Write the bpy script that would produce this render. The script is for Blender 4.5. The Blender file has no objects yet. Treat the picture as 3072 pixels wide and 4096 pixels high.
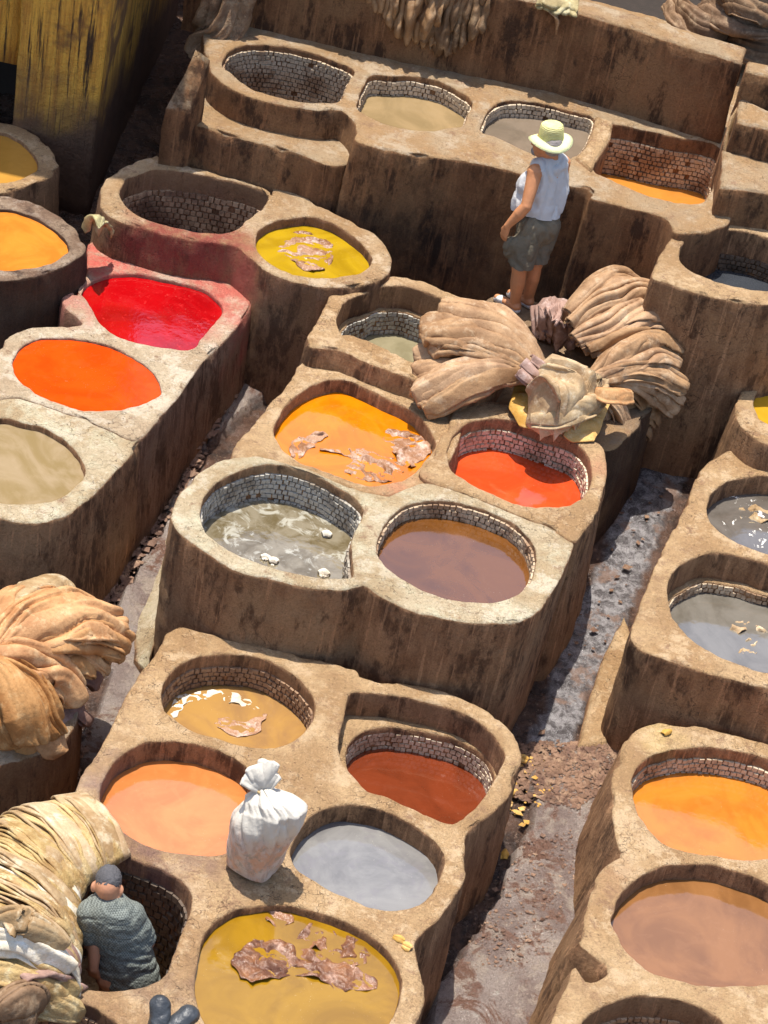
import bpy, bmesh, math, random
import numpy as np
from mathutils import Vector, Matrix
from mathutils.geometry import delaunay_2d_cdt

random.seed(7); rng = np.random.default_rng(7)
S = bpy.context.scene; COL = S.collection
R = math.radians
# ------------------------------------------------------------------ camera
cam_d = bpy.data.cameras.new('camera'); cam = bpy.data.objects.new('camera', cam_d); COL.objects.link(cam)
cam_d.sensor_fit = 'HORIZONTAL'; cam_d.sensor_width = 24; cam_d.lens = 72; cam_d.clip_end = 500; cam_d.clip_start = .5
pitch, roll = R(37), R(12.5)
fw = Vector((0, math.cos(pitch), -math.sin(pitch))); r0 = Vector((1, 0, 0)); u0 = Vector((0, math.sin(pitch), math.cos(pitch)))
cr = r0*math.cos(roll)+u0*math.sin(roll); cu = -r0*math.sin(roll)+u0*math.cos(roll)
cam.matrix_world = Matrix(((cr.x, cu.x, -fw.x, 0), (cr.y, cu.y, -fw.y, 0), (cr.z, cu.z, -fw.z, 9.4), (0, 0, 0, 1)))
S.camera = cam
# ------------------------------------------------------------------ light
to_sun = Vector((-.135, .13, 1)).normalized()
W = bpy.data.worlds.new('World'); S.world = W; W.use_nodes = True
nt = W.node_tree; nt.nodes.clear()
sky = nt.nodes.new('ShaderNodeTexSky'); sky.sky_type = 'NISHITA'; sky.sun_disc = False
sky.sun_elevation = math.asin(to_sun.z); sky.sun_rotation = math.atan2(to_sun.x, to_sun.y)
sky.air_density = 1.0; sky.dust_density = 2.0
bg = nt.nodes.new('ShaderNodeBackground'); bg.inputs[1].default_value = .15
wo = nt.nodes.new('ShaderNodeOutputWorld'); nt.links.new(sky.outputs[0], bg.inputs[0]); nt.links.new(bg.outputs[0], wo.inputs[0])
sl = bpy.data.lights.new('sun', 'SUN'); sl.energy = 4.4; sl.angle = R(.5); sl.color = (1, .95, .86)
so = bpy.data.objects.new('sun', sl); COL.objects.link(so); so.rotation_euler = (-to_sun).to_track_quat('-Z', 'Y').to_euler(); so.location = (-6, 20, 20)
S.view_settings.view_transform = 'Standard'; S.view_settings.look = 'None'
S.view_settings.exposure = .6; S.view_settings.gamma = 1; S.view_settings.use_curve_mapping = False
S.render.engine = 'CYCLES'; S.cycles.max_bounces = 6; S.cycles.diffuse_bounces = 4; S.cycles.use_denoising = True

# ------------------------------------------------------------------ noise (vectorised)
_perm = rng.permutation(256); _perm = np.concatenate([_perm, _perm, _perm])
_grad = rng.normal(size=(256, 3)); _grad /= np.linalg.norm(_grad, axis=1)[:, None]
def pn(p, seed=0):
    p = np.asarray(p, float)+seed*17.37; i = np.floor(p).astype(int); f = p-i; u = f*f*f*(f*(f*6-15)+10)
    out = 0
    for dx in (0, 1):
        for dy in (0, 1):
            for dz in (0, 1):
                h = _perm[(_perm[(_perm[(i[:, 0]+dx) & 255]+i[:, 1]+dy) & 255]+i[:, 2]+dz) & 255]
                g = _grad[h]; d = (g*(f-np.array((dx, dy, dz)))).sum(1)
                w = (u[:, 0] if dx else 1-u[:, 0])*(u[:, 1] if dy else 1-u[:, 1])*(u[:, 2] if dz else 1-u[:, 2])
                out = out+w*d
    return out*1.6
def rough(p, k=1.0):
    """world-space unevenness of hand-plastered walls: the same everywhere, so neighbours stay joined"""
    p = np.asarray(p, float); q = p.copy()
    for a, s, sd in ((.008, 2.6, 1), (.0065, 8, 5), (.0055, 19, 9)):
        q = q+k*a*np.stack([pn(p*s, sd), pn(p*s, sd+1), .8*pn(p*s, sd+2)], 1)
    return q

# ------------------------------------------------------------------ materials
def mat(name):
    m = bpy.data.materials.new(name); m.use_nodes = True; n = m.node_tree.nodes; n.clear()
    o = n.new('ShaderNodeOutputMaterial'); b = n.new('ShaderNodeBsdfPrincipled'); m.node_tree.links.new(b.outputs[0], o.inputs[0])
    return m, n, m.node_tree.links, b
class NB:
    def __init__(s, m): s.n = m.node_tree.nodes; s.l = m.node_tree.links; s.pos = s.n.new('ShaderNodeNewGeometry')
    def inp(s, sock, v):
        if hasattr(v, 'is_linked') or hasattr(v, 'links'): s.l.new(v, sock)
        else: sock.default_value = v
    def noise(s, scale, detail=3, rough_=.55, vec=None, stretch=None, dist=0):
        v = vec or s.pos.outputs['Position']
        if stretch:
            mp = s.n.new('ShaderNodeMapping'); mp.inputs['Scale'].default_value = stretch; s.l.new(v, mp.inputs[0]); v = mp.outputs[0]
        t = s.n.new('ShaderNodeTexNoise'); t.inputs['Scale'].default_value = scale; t.inputs['Detail'].default_value = detail
        t.inputs['Roughness'].default_value = rough_; t.inputs['Distortion'].default_value = dist; s.l.new(v, t.inputs['Vector']); return t.outputs['Fac']
    def ramp(s, f, lo, hi, a=0., b=1.):
        r = s.n.new('ShaderNodeMapRange'); r.interpolation_type = 'SMOOTHSTEP'
        s.l.new(f, r.inputs[0]); r.inputs[1].default_value = lo; r.inputs[2].default_value = hi; r.inputs[3].default_value = a; r.inputs[4].default_value = b
        return r.outputs[0]
    def mix(s, f, a, b, mode='MIX'):
        x = s.n.new('ShaderNodeMix'); x.data_type = 'RGBA'; x.blend_type = mode
        s.inp(x.inputs[0], f)
        for i, c in ((6, a), (7, b)):
            if isinstance(c, tuple): x.inputs[i].default_value = (*c[:3], 1)
            else: s.l.new(c, x.inputs[i])
        return x.outputs[2]
    def math(s, op, a, b=0.):
        x = s.n.new('ShaderNodeMath'); x.operation = op; s.inp(x.inputs[0], a); s.inp(x.inputs[1], b); return x.outputs[0]
    def bump(s, hs, dist=.01, strength=1.):
        prev = None
        for h, d in hs:
            b = s.n.new('ShaderNodeBump'); b.inputs['Strength'].default_value = strength; b.inputs['Distance'].default_value = d
            s.l.new(h, b.inputs['Height'])
            if prev: s.l.new(prev, b.inputs['Normal'])
            prev = b.outputs[0]
        return prev
    def up(s):
        x = s.n.new('ShaderNodeSeparateXYZ'); s.l.new(s.pos.outputs['Normal'], x.inputs[0]); return x.outputs[2]
    def near(s, c, r0_, r1):
        d = s.n.new('ShaderNodeVectorMath'); d.operation = 'DISTANCE'; s.l.new(s.pos.outputs['Position'], d.inputs[0]); d.inputs[1].default_value = c
        nz = s.noise(5, 3); dd = s.math('ADD', d.outputs['Value'], s.math('MULTIPLY', nz, (r1-r0_)*1.1))
        return s.ramp(dd, r0_+(r1-r0_)*.5, r1+(r1-r0_)*.5, 1, 0)

def adobe(name, top=(.58, .385, .205), top2=(.46, .28, .135), side=(.50, .275, .14), side2=(.31, .155, .075), drip=(.11, .055, .03), stains=(), blot=(.30, .17, .10), blotamt=.3, pale=None):
    m, n, l, b = mat(name); q = NB(m)
    nz = q.noise(2.2, 5, .6); c = q.mix(q.ramp(nz, .38, .62), top, top2)
    c = q.mix(q.math('MULTIPLY', q.ramp(q.noise(7, 6, .7), .50, .66), blotamt), c, blot)
    if pale: c = q.mix(q.math('MULTIPLY', q.ramp(q.noise(3.3, 5, .7), .47, .62), .8), c, pale)
    c = q.mix(q.ramp(q.noise(17, 6, .8), .50, .62, 0, .35), c, tuple(x*.7 for x in top2)); c = q.mix(q.ramp(q.noise(75, 4, .8), .50, .68, 0, .5), c, tuple(x*.5 for x in top2)); c = q.mix(q.ramp(q.noise(4.2, 7, .8), .50, .60, 0, .75), c, tuple(min(.85, x*f) for x, f in zip(top, (1.22, 1.32, 1.5))))
    c = q.mix(q.ramp(q.noise(6.5, 7, .82, dist=.4), .56, .63, 0, .7), c, blot); c = q.mix(q.ramp(q.noise(1.1, 4, .6), .5, .62, 0, .35), c, tuple(x*.8 for x in top2))
    vs = n.new('ShaderNodeTexVoronoi'); vs.inputs['Scale'].default_value = 26; l.new(q.pos.outputs['Position'], vs.inputs['Vector']); c = q.mix(q.math('MULTIPLY', q.ramp(vs.outputs['Distance'], .06, .16, .8, 0), q.ramp(q.noise(3, 3), .52, .6)), c, (.10, .055, .035))
    c = q.mix(q.ramp(q.noise(38, 3, .7), .55, .72, 0, .4), c, tuple(min(1, x*1.3) for x in top))
    st = q.noise(1, 6, .75, stretch=(9, 9, 2.2)); s_ = q.mix(q.ramp(st, .36, .64), side2, side)
    s_ = q.mix(q.ramp(q.noise(1.7, 4, .6), .4, .66, 0, .75), s_, tuple(.5*(x+y) for x, y in zip(side, top2)))
    s_ = q.mix(q.ramp(q.noise(1, 5, .75, stretch=(5, 5, 2.0)), .49, .62, 0, .85), s_, drip)
    s_ = q.mix(q.ramp(q.noise(1, 3, .6, stretch=(28, 28, 1.4)), .56, .66, 0, .55), s_, tuple(x*1.5 for x in side))
    s_ = q.mix(q.ramp(q.noise(60, 4, .75), .4, .7, 0, .35), s_, tuple(x*.45 for x in side2))
    up = q.math('ADD', q.up(), q.math('MULTIPLY', q.math('SUBTRACT', q.noise(14, 5, .7), .5), .8))
    c = q.mix(q.ramp(up, .38, .72), s_, c)
    for cc, r_0, r_1, sc, am in stains:
        c = q.mix(q.math('MULTIPLY', q.math('MULTIPLY', q.near(cc, r_0, r_1), q.ramp(q.noise(1, 6, .75, stretch=(7, 7, 3)), .34, .60, .25, 1)), am), c, sc)
    v = n.new('ShaderNodeTexVoronoi'); v.feature = 'DISTANCE_TO_EDGE'; v.inputs['Scale'].default_value = 3.1
    w = n.new('ShaderNodeVectorMath'); w.operation = 'ADD'
    cn = n.new('ShaderNodeTexNoise'); cn.inputs['Scale'].default_value = 4; cn.inputs['Detail'].default_value = 4; l.new(q.pos.outputs['Position'], cn.inputs['Vector'])
    l.new(q.pos.outputs['Position'], w.inputs[0]); l.new(cn.outputs['Color'], w.inputs[1]); l.new(w.outputs[0], v.inputs['Vector'])
    crack = q.math('MULTIPLY', q.ramp(v.outputs['Distance'], .0, .012, 1, 0), q.ramp(q.noise(1.3, 2), .5, .6))
    c = q.mix(q.math('MULTIPLY', crack, .7), c, (.07, .04, .025))
    l.new(c, b.inputs['Base Color']); b.inputs['Roughness'].default_value = .88; b.inputs['Specular IOR Level'].default_value = .25
    l.new(q.bump([(q.noise(13, 5, .75), .05), (q.noise(50, 5, .8), .022), (crack, -.006), (q.noise(160, 2, .7), .004)]), b.inputs['Normal'])
    return m

M = {}
M['adobe'] = adobe('adobe_tan', stains=[((0.081, 11.424, 1), .02, .28, (.62, .25, .14), .6), ((1.875, 10.367, 0.4), .0, .25, (.75, .55, .2), .5), ((-0.163, 13.464, 1.1), .0, .3, (.30, .16, .08), .5), ((-1.076, 13.406, 1.2), .0, .3, (.55, .38, .12), .5), ((1.298, 12.109, 1), .0, .22, (.55, .2, .12), .45), ((1.685, 9.117, 0.4), .0, .3, (.40, .22, .12), .45)])
M['adobe_pale'] = adobe('adobe_pale_limed', top=(.61, .49, .32), top2=(.50, .36, .205), pale=(.68, .62, .43), blotamt=.2)
M['adobe_red'] = adobe('adobe_red_stained', top=(.62, .49, .33), top2=(.53, .385, .245), side=(.36, .20, .12), side2=(.22, .11, .06), blotamt=.15,
    stains=[((-1.68, 13.397, 0.9), .35, .95, (.56, .16, .12), .75), ((-1.366, 13.282, 0.9), .1, .55, (.62, .12, .09), .6), ((-2.305, 12.886, 0.9), .1, .5, (.60, .22, .17), .75), ((-2.237, 13.411, 0.9), .1, .4, (.70, .10, .08), .8)])
M['adobe_redwall'] = adobe('adobe_rim_red_wall', top=(.56, .40, .24), side=(.34, .18, .10), stains=[((-1.708, 13.471, 1), .36, .62, (.30, .055, .045), .85), ((-1.303, 13.393, 1), .05, .3, (.52, .16, .11), .7)])
M['adobe_dark'] = adobe('adobe_grimy', top=(.38, .27, .18), top2=(.22, .13, .085), side=(.09, .05, .03), side2=(.04, .022, .014), blot=(.07, .04, .03), blotamt=.85)
M['adobe_purple'] = adobe('adobe_stained_mauve', stains=[((-0.805, 8.597, 0.3), .1, .75, (.19, .105, .10), .8), ((-1.248, 8.964, 0.3), .0, .5, (.36, .235, .19), .75), ((-0.672, 7.652, 0.3), .05, .6, (.17, .09, .07), .75)], blotamt=.3)
M['adobe_wall'] = adobe('adobe_wall_brown', top=(.46, .33, .20), side=(.36, .175, .08), side2=(.22, .10, .045), drip=(.06, .03, .018), stains=[((-0.162, 14.14, 1), .2, .9, (.02, .015, .012), .7), ((1.033, 14.391, 1), .1, .7, (.02, .015, .012), .6), ((-0.879, 14.321, 1.1), .1, .5, (.02, .015, .012), .5)])
M['adobe_darker'] = adobe('adobe_darker_brown', top=(.30, .2, .12), side=(.10, .055, .03), side2=(.05, .026, .016))  # darker brown variant, for the platform under the hides

def stained_yellow():
    m, n, l, b = mat('yellow_stained_plaster'); q = NB(m)
    st = q.noise(1, 6, .75, stretch=(15, 15, .6)); c = q.mix(q.ramp(st, .35, .66), (.92, .50, .07), (.52, .23, .035))
    c = q.mix(q.ramp(q.noise(1, 5, .7, stretch=(22, 22, .9)), .52, .64), c, (.05, .025, .012))
    c = q.mix(q.ramp(q.noise(2.2, 4, .6), .5, .62, 0, .85), c, (.16, .07, .03))
    sx = n.new('ShaderNodeSeparateXYZ'); l.new(q.pos.outputs['Position'], sx.inputs[0])
    hz = q.math('ADD', sx.outputs[2], q.math('MULTIPLY', q.noise(1.6, 4), 1.4))
    c = q.mix(q.ramp(hz, 1.7, 2.3, 1, 0), c, q.mix(q.noise(6, 4), (.20, .10, .05), (.09, .045, .025)))
    l.new(c, b.inputs['Base Color']); b.inputs['Roughness'].default_value = .9
    l.new(q.bump([(q.noise(9, 5, .7), .04), (st, .03), (q.noise(60, 3, .7), .008)]), b.inputs['Normal']); return m
M['yellow_wall'] = stained_yellow()

def tile_mat(name, c1, c2, c3):
    m, n, l, b = mat(name); q = NB(m); oi = n.new('ShaderNodeObjectInfo')
    wn = n.new('ShaderNodeTexWhiteNoise'); wn.noise_dimensions = '3D'
    sn = n.new('ShaderNodeVectorMath'); sn.operation = 'SNAP'; sn.inputs[1].default_value = (.04, .04, .04); l.new(q.pos.outputs['Position'], sn.inputs[0]); l.new(sn.outputs[0], wn.inputs['Vector'])
    c = q.mix(oi.outputs['Random'], c1, c2); c = q.mix(q.ramp(q.noise(3.5, 5, .65), .45, .62), c, c3)
    c = q.mix(q.ramp(q.noise(40, 3), .5, .7, 0, .5), c, tuple(x*.5 for x in c3))
    l.new(c, b.inputs['Base Color']); b.inputs['Roughness'].default_value = .6
    l.new(q.bump([(q.noise(50, 4, .7), .008)]), b.inputs['Normal']); return m
M['tile_cream'] = tile_mat('tile_cream', (.66, .54, .38), (.48, .35, .22), (.28, .165, .09))
M['tile_brown'] = tile_mat('tile_brown', (.48, .32, .19), (.32, .19, .105), (.17, .09, .05))
M['tile_grey'] = tile_mat('tile_grey', (.50, .47, .40), (.36, .32, .26), (.22, .17, .12))
M['tile_pale'] = tile_mat('tile_pale', (.72, .60, .44), (.56, .44, .30), (.34, .235, .145))
M['tile_dark'] = tile_mat('tile_dark', (.15, .10, .065), (.09, .06, .04), (.05, .035, .022))

def liquid(name, c1, c2=None, rough_=.06, nscale=2.0, ior=1.42, foam=None, streak=None, bump=.0012):
    m, n, l, b = mat(name); q = NB(m); c2 = tuple(x*.82 for x in (c2 or c1))
    c = q.mix(q.ramp(q.noise(nscale, 5, .6, dist=1.5), .35, .68), c1, c2); c = q.mix(q.ramp(q.noise(nscale*2.2, 5, .6, dist=2.5),   .55, .62, 0, .12), c, tuple(min(.9, x*1.15+.02) for x in c1))
    if streak: c = q.mix(q.ramp(q.noise(streak[1], 5, .65, dist=1.2), streak[2], streak[2]+.1, 0, streak[3]), c, streak[0])
    c = q.mix(q.math('MULTIPLY', q.ramp(q.noise(110, 2, .8), .70, .74, 0, .35), q.ramp(q.noise(4, 4, .6), .48, .6)), c, (.9, .8, .6))
    rr = q.ramp(q.noise(3, 3), .4, .7, rough_, rough_+.06)
    if foam:
        fm = q.ramp(q.noise(foam[0], 6, .7, dist=.8), foam[1], foam[1]+.03); c = q.mix(fm, c, (.85, .8, .7)); rr = q.math('ADD', rr, q.math('MULTIPLY', fm, .5))
    l.new(c, b.inputs['Base Color']); l.new(rr, b.inputs['Roughness']); b.inputs['IOR'].default_value = ior+.08; b.inputs['Specular IOR Level'].default_value = 1.0 if ior > 1.3 else .5
    l.new(q.bump([(q.noise(9, 2), bump), (q.noise(40, 2), bump*.25)]), b.inputs['Normal']); return m

def leather(name, c1, c2, c3, rough_=.7, bump=.008):
    m, n, l, b = mat(name); q = NB(m)
    c = q.mix(q.ramp(q.noise(4, 5, .65), .38, .62), c1, c2); c = q.mix(q.ramp(q.noise(11, 5, .7), .5, .68, 0, .7), c, c3)
    c = q.mix(q.ramp(q.noise(90, 3, .7), .45, .7, 0, .3), c, tuple(x*.55 for x in c2)); oi = n.new('ShaderNodeObjectInfo'); hs = n.new('ShaderNodeHueSaturation'); l.new(c, hs.inputs['Color']); l.new(q.ramp(oi.outputs['Random'], 0, 1, .86, 1.08), hs.inputs['Value']); l.new(q.ramp(oi.outputs['Random'], 0, 1, 1.06, .96), hs.inputs['Saturation']); c = hs.outputs['Color']
    l.new(c, b.inputs['Base Color']); b.inputs['Roughness'].default_value = rough_; b.inputs['Specular IOR Level'].default_value = .3
    l.new(q.bump([(q.noise(14, 4, .6), bump), (q.noise(60, 4, .7), bump*.25), (q.noise(200, 2), bump*.1)]), b.inputs['Normal']); return m
M['hide_tan'] = leather('hide_tan', (.42, .255, .135), (.27, .15, .075), (.52, .375, .24))
M['hide_orange'] = leather('hide_orange', (.53, .285, .12), (.36, .165, .06), (.62, .41, .21))
M['hide_yellow'] = leather('hide_yellow', (.66, .40, .12), (.56, .30, .07), (.7, .5, .25))
M['hide_pink'] = leather('hide_pinkish', (.38, .24, .19), (.26, .155, .12), (.5, .38, .33))
M['hide_pale'] = leather('hide_pale', (.48, .35, .20), (.33, .21, .105), (.64, .54, .38))
M['hide_white'] = leather('hide_white', (.76, .70, .58), (.60, .50, .36), (.82, .80, .74))
M['hide_straw'] = leather('hide_straw', (.50, .36, .16), (.33, .20, .08), (.66, .55, .33), bump=.016)
M['hide_green'] = leather('hide_greenish', (.42, .36, .17), (.24, .18, .08), (.5, .45, .28))
M['hide_wet'] = leather('hide_wet_brown', (.24, .10, .04), (.11, .045, .025), (.40, .24, .17), rough_=.14, bump=.014)
M['hide_wet_pale'] = leather('hide_wet_pale', (.42, .25, .16), (.24, .11, .05), (.64, .48, .40), rough_=.2, bump=.014)
M['hide_dark'] = leather('hide_dark_brown', (.26, .16, .09), (.15, .085, .045), (.40, .28, .17))
M['rough_post'] = leather('rough_post', (.46, .30, .18), (.26, .15, .085), (.58, .42, .27), bump=.06)
M['rubble'] = leather('rubble', (.26, .155, .10), (.15, .085, .06), (.42, .28, .18), rough_=.8)

def ground_mat():
    m, n, l, b = mat('wet_path'); q = NB(m)
    at = n.new('ShaderNodeAttribute'); at.attribute_name = 'zone'; sp = n.new('ShaderNodeSeparateColor'); l.new(at.outputs['Color'], sp.inputs[0])
    slab = q.mix(q.ramp(q.noise(2.5, 5, .6), .4, .62), (.41, .335, .295), (.26, .19, .165)); slab = q.mix(q.ramp(q.noise(7, 6, .7), .48, .60, 0, .8), slab, (.46, .37, .30)); slab = q.mix(q.ramp(q.noise(4, 7, .75, dist=.6), .52, .60), slab, (.22, .12, .085)); slab = q.mix(q.ramp(q.noise(34, 5, .8), .60, .70, 0, .6), slab, (.12, .085, .075)); slab = q.mix(q.ramp(q.noise(12, 6, .8), .60, .68, 0, .7), slab, (.58, .52, .46))
    muck = q.mix(q.ramp(q.noise(6, 6, .7), .4, .62), (.17, .095, .065), (.065, .042, .034)); muck = q.mix(q.ramp(q.noise(30, 5, .8), .55, .68), muck, (.33, .22, .16))
    slur = q.mix(q.ramp(q.noise(14, 7, .78, dist=.5), .40, .62), (.13, .115, .115), (.46, .43, .43)); slur = q.mix(q.ramp(q.noise(60, 4, .8), .58, .68, 0, .8), slur, (.72, .69, .69)); slur = q.mix(q.ramp(q.noise(5, 5, .7), .53, .64, 0, .75), slur, (.34, .21, .15))
    c = q.mix(sp.outputs[0], muck, slab); c = q.mix(sp.outputs[1], c, slur); c = q.mix(sp.outputs[2], c, (.012, .009, .008))
    l.new(c, b.inputs['Base Color']); rr = q.ramp(q.noise(5, 5, .7), .42, .62, .08, .42); l.new(rr, b.inputs['Roughness'])
    l.new(q.bump([(q.noise(14, 6, .75), .05), (q.noise(50, 5, .8), .025)]), b.inputs['Normal']); return m
M['ground'] = ground_mat()
def plain(name, c, r_=.8, bump=.004, sc=80, v=.25):
    m, n, l, b = mat(name); q = NB(m); l.new(q.mix(q.ramp(q.noise(sc*.2, 4), .35, .65), c, tuple(x*(1-v) for x in c)), b.inputs['Base Color']); b.inputs['Roughness'].default_value = r_
    l.new(q.bump([(q.noise(sc, 3), bump)]), b.inputs['Normal']); return m
M['dark'] = plain('dark_painted_shade', (.03, .02, .015)); M['skin'] = plain('skin', (.50, .235, .13), .55, .002, 60, .15)  # dark: near-black that paints shade onto opening, far wall and yard
M['skin_tan'] = plain('skin_tan', (.60, .255, .11), .55, .002, 60, .15)
M['hair'] = plain('short_grey_hair', (.10, .095, .10), .8, .006, 200); M['beard'] = plain('grey_beard', (.38, .33, .30), .8, .006, 200)
M['shirt'] = plain('pale_grey_shirt', (.57, .56, .55), .8, .012, 14, .12); M['shorts'] = plain('olive_grey_shorts', (.18, .145, .095), .85, .02, 16, .35)
M['white'] = plain('white_cloth', (.75, .72, .68), .8); M['rubber'] = plain('dark_rubber', (.045, .05, .058), .45, .006, 40)
def hat_mat():
    m, n, l, b = mat('straw_hat'); q = NB(m)
    wv = n.new('ShaderNodeTexWave'); wv.bands_direction = 'Z'; wv.inputs['Scale'].default_value = 28; wv.inputs['Distortion'].default_value = 3; l.new(q.pos.outputs['Position'], wv.inputs['Vector'])
    c = q.mix(q.noise(30, 3), (.78, .74, .36), (.62, .56, .2)); c = q.mix(q.math('MULTIPLY', wv.outputs['Fac'], .3), c, (.5, .48, .12))
    l.new(c, b.inputs['Base Color']); b.inputs['Roughness'].default_value = .7; l.new(q.bump([(wv.outputs['Fac'], .004), (q.noise(90), .004)]), b.inputs['Normal']); return m
M['straw_hat'] = hat_mat(); M['straw_pale'] = plain('straw_brim', (.74, .74, .38), .7, .004, 90, .1)
def check_mat():
    m, n, l, b = mat('checked_grey_shirt'); q = NB(m)
    mp = n.new('ShaderNodeMapping'); mp.inputs['Rotation'].default_value = (.5, .2, .4); mp.inputs['Scale'].default_value = (1, 1, 1); l.new(q.pos.outputs['Position'], mp.inputs[0])
    ck = n.new('ShaderNodeTexChecker'); ck.inputs['Scale'].default_value = 105; l.new(mp.outputs[0], ck.inputs[0])
    c = q.mix(ck.outputs['Fac'], (.04, .05, .05), (.22, .245, .225)); c = q.mix(q.noise(8, 4), c, (.14, .15, .125))
    l.new(c, b.inputs['Base Color']); b.inputs['Roughness'].default_value = .85; l.new(q.bump([(q.noise(16, 3), .02), (q.noise(90, 3), .003)]), b.inputs['Normal']); return m
M['checked'] = check_mat()
def sack_mat():
    m, n, l, b = mat('woven_plastic_sack'); q = NB(m)
    sx = n.new('ShaderNodeSeparateXYZ'); l.new(q.pos.outputs['Position'], sx.inputs[0])
    h = q.math('ADD', sx.outputs[2], q.math('MULTIPLY', q.noise(7, 4), .16))
    pr = q.mix(q.ramp(q.noise(9, 4, .6), .44, .60), (.56, .46, .39), (.56, .33, .22)); pr = q.mix(q.ramp(q.noise(1, 4, .6, stretch=(30, 30, 7)), .52, .62, 0, .7), pr, (.42, .30, .24))
    pr = q.mix(q.ramp(q.noise(26, 4, .7), .54, .60, 0, .6), pr, (.30, .27, .22))
    c = q.mix(q.ramp(h, .88, .99), pr, (.60, .55, .47))
    l.new(c, b.inputs['Base Color']); b.inputs['Roughness'].default_value = .6; l.new(q.bump([(q.noise(12, 4), .012), (q.noise(220, 1), .001)]), b.inputs['Normal']); return m
M['sack'] = sack_mat()

# ------------------------------------------------------------------ object helpers
def mesh(name, verts, faces, m, parent=None, loc=None, smooth=True):
    me = bpy.data.meshes.new(name)
    verts = np.asarray(verts, float)
    if loc is None: loc = (verts[:, 0].mean(), verts[:, 1].mean(), verts[:, 2].min())
    loc = np.asarray(loc, float)
    me.from_pydata((verts-loc).tolist(), [], [tuple(map(int, f)) for f in faces])
    if smooth: me.polygons.foreach_set('use_smooth', [True]*len(me.polygons))
    me.materials.append(M[m] if isinstance(m, str) else m); me.update()
    o = bpy.data.objects.new(name, me); COL.objects.link(o)
    if parent: o.parent = parent; o.location = Vector(loc)-parent.location
    else: o.location = loc
    return o
def tag(o, label=None, cat=None, group=None, kind=None):
    if label: o['label'] = label
    if cat: o['category'] = cat
    if group: o['group'] = group
    if kind: o['kind'] = kind
    return o
def root(name, loc):
    o = bpy.data.objects.new(name, None); COL.objects.link(o); o.location = loc; o.empty_display_size = .1; return o

def smooth_loop(pts, ds=.03, closed=True):
    p = np.array(pts, float); n = len(p); out = []
    for i in range(n if closed else n-1):
        if closed: a, b, c, d = p[(i-1) % n], p[i], p[(i+1) % n], p[(i+2) % n]
        else: a, b, c, d = p[max(i-1, 0)], p[i], p[i+1], p[min(i+2, n-1)]
        k = max(2, int(np.linalg.norm(c-b)/ds*1.5)+1)
        # centripetal-ish Catmull-Rom
        for t in np.linspace(0, 1, k, endpoint=False):
            out.append(.5*((2*b)+(-a+c)*t+(2*a-5*b+4*c-d)*t*t+(-a+3*b-3*c+d)*t**3))
    if not closed: out.append(p[-1])
    q = np.array(out); qq = np.vstack([q, q[:1]]) if closed else q
    s = np.concatenate([[0], np.cumsum(np.linalg.norm(np.diff(qq, axis=0), axis=1))])
    N = max(8, int(s[-1]/ds)); u = np.linspace(0, s[-1], N, endpoint=not closed)
    q = np.stack([np.interp(u, s, qq[:, k]) for k in range(q.shape[1])], 1)
    if closed and area(q) < 0: q = q[::-1]
    return q
def area(q): x, y = q[:, 0], q[:, 1]; return .5*np.sum(x*np.roll(y, -1)-np.roll(x, -1)*y)
def normals(q, k=2):
    t = np.roll(q, -k, 0)-np.roll(q, k, 0); t /= np.linalg.norm(t, axis=1)[:, None]+1e-9; return np.stack([t[:, 1], -t[:, 0]], 1)   # outward for CCW
def inside(pts, poly):
    x, y = pts[:, 0][:, None], pts[:, 1][:, None]; x0, y0 = poly[:, 0], poly[:, 1]; x1, y1 = np.roll(x0, -1), np.roll(y0, -1)
    c = ((y0 > y) != (y1 > y)) & (x < (x1-x0)*(y-y0)/(y1-y0+1e-12)+x0); return c.sum(1) % 2 == 1
def fill(outer, holes, z, spacing=.045):
    """triangulated sheet between loops; returns verts (loops first, in order) and faces"""
    loops = [outer]+list(holes); pts = np.vstack(loops); edges = []; o = 0
    for lp in loops:
        n = len(lp); edges += [(o+i, o+(i+1) % n) for i in range(n)]; o += n
    lo, hi = outer.min(0), outer.max(0)
    gx, gy = np.meshgrid(np.arange(lo[0], hi[0], spacing), np.arange(lo[1], hi[1], spacing)); g = np.stack([gx.ravel(), gy.ravel()], 1)+rng.normal(scale=spacing*.15, size=(gx.size, 2))
    k = inside(g, outer)
    for h in holes: k &= ~inside(g, h)
    g = g[k]
    if len(g):
        d = np.full(len(g), 9.)
        for i in range(0, len(pts), 400): d = np.minimum(d, np.sqrt(((g[:, None]-pts[None, i:i+400])**2).sum(2)).min(1))
        g = g[d > spacing*.5]
    allp = np.vstack([pts, g])
    v, e, f, ov, oe, of = delaunay_2d_cdt([Vector(p) for p in allp], edges, [], 0, 1e-6)
    v = np.array([(a.x, a.y) for a in v]); f = np.array([t for t in f if len(t) == 3]); c = v[f].mean(1)
    k = inside(c, outer)
    for h in holes: k &= ~inside(c, h)
    idx = {}
    for new, olds in enumerate(ov):
        for o_ in olds: idx[o_] = new
    return np.hstack([v, np.full((len(v), 1), z)]), f[k], [idx[i] for i in range(len(pts))]

class MB:
    def __init__(s): s.v = []; s.f = []; s.n = 0
    def add(s, v, f): v = np.asarray(v, float); s.v.append(v); s.f += [tuple(int(i)+s.n for i in q) for q in f]; s.n += len(v); return s.n-len(v)
    def ring(s, a, b, n, flip=False):
        for i in range(n):
            j = (i+1) % n; q = (a+i, a+j, b+j, b+i); s.f.append(q[::-1] if flip else q)
    def verts(s): return np.vstack(s.v)

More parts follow.
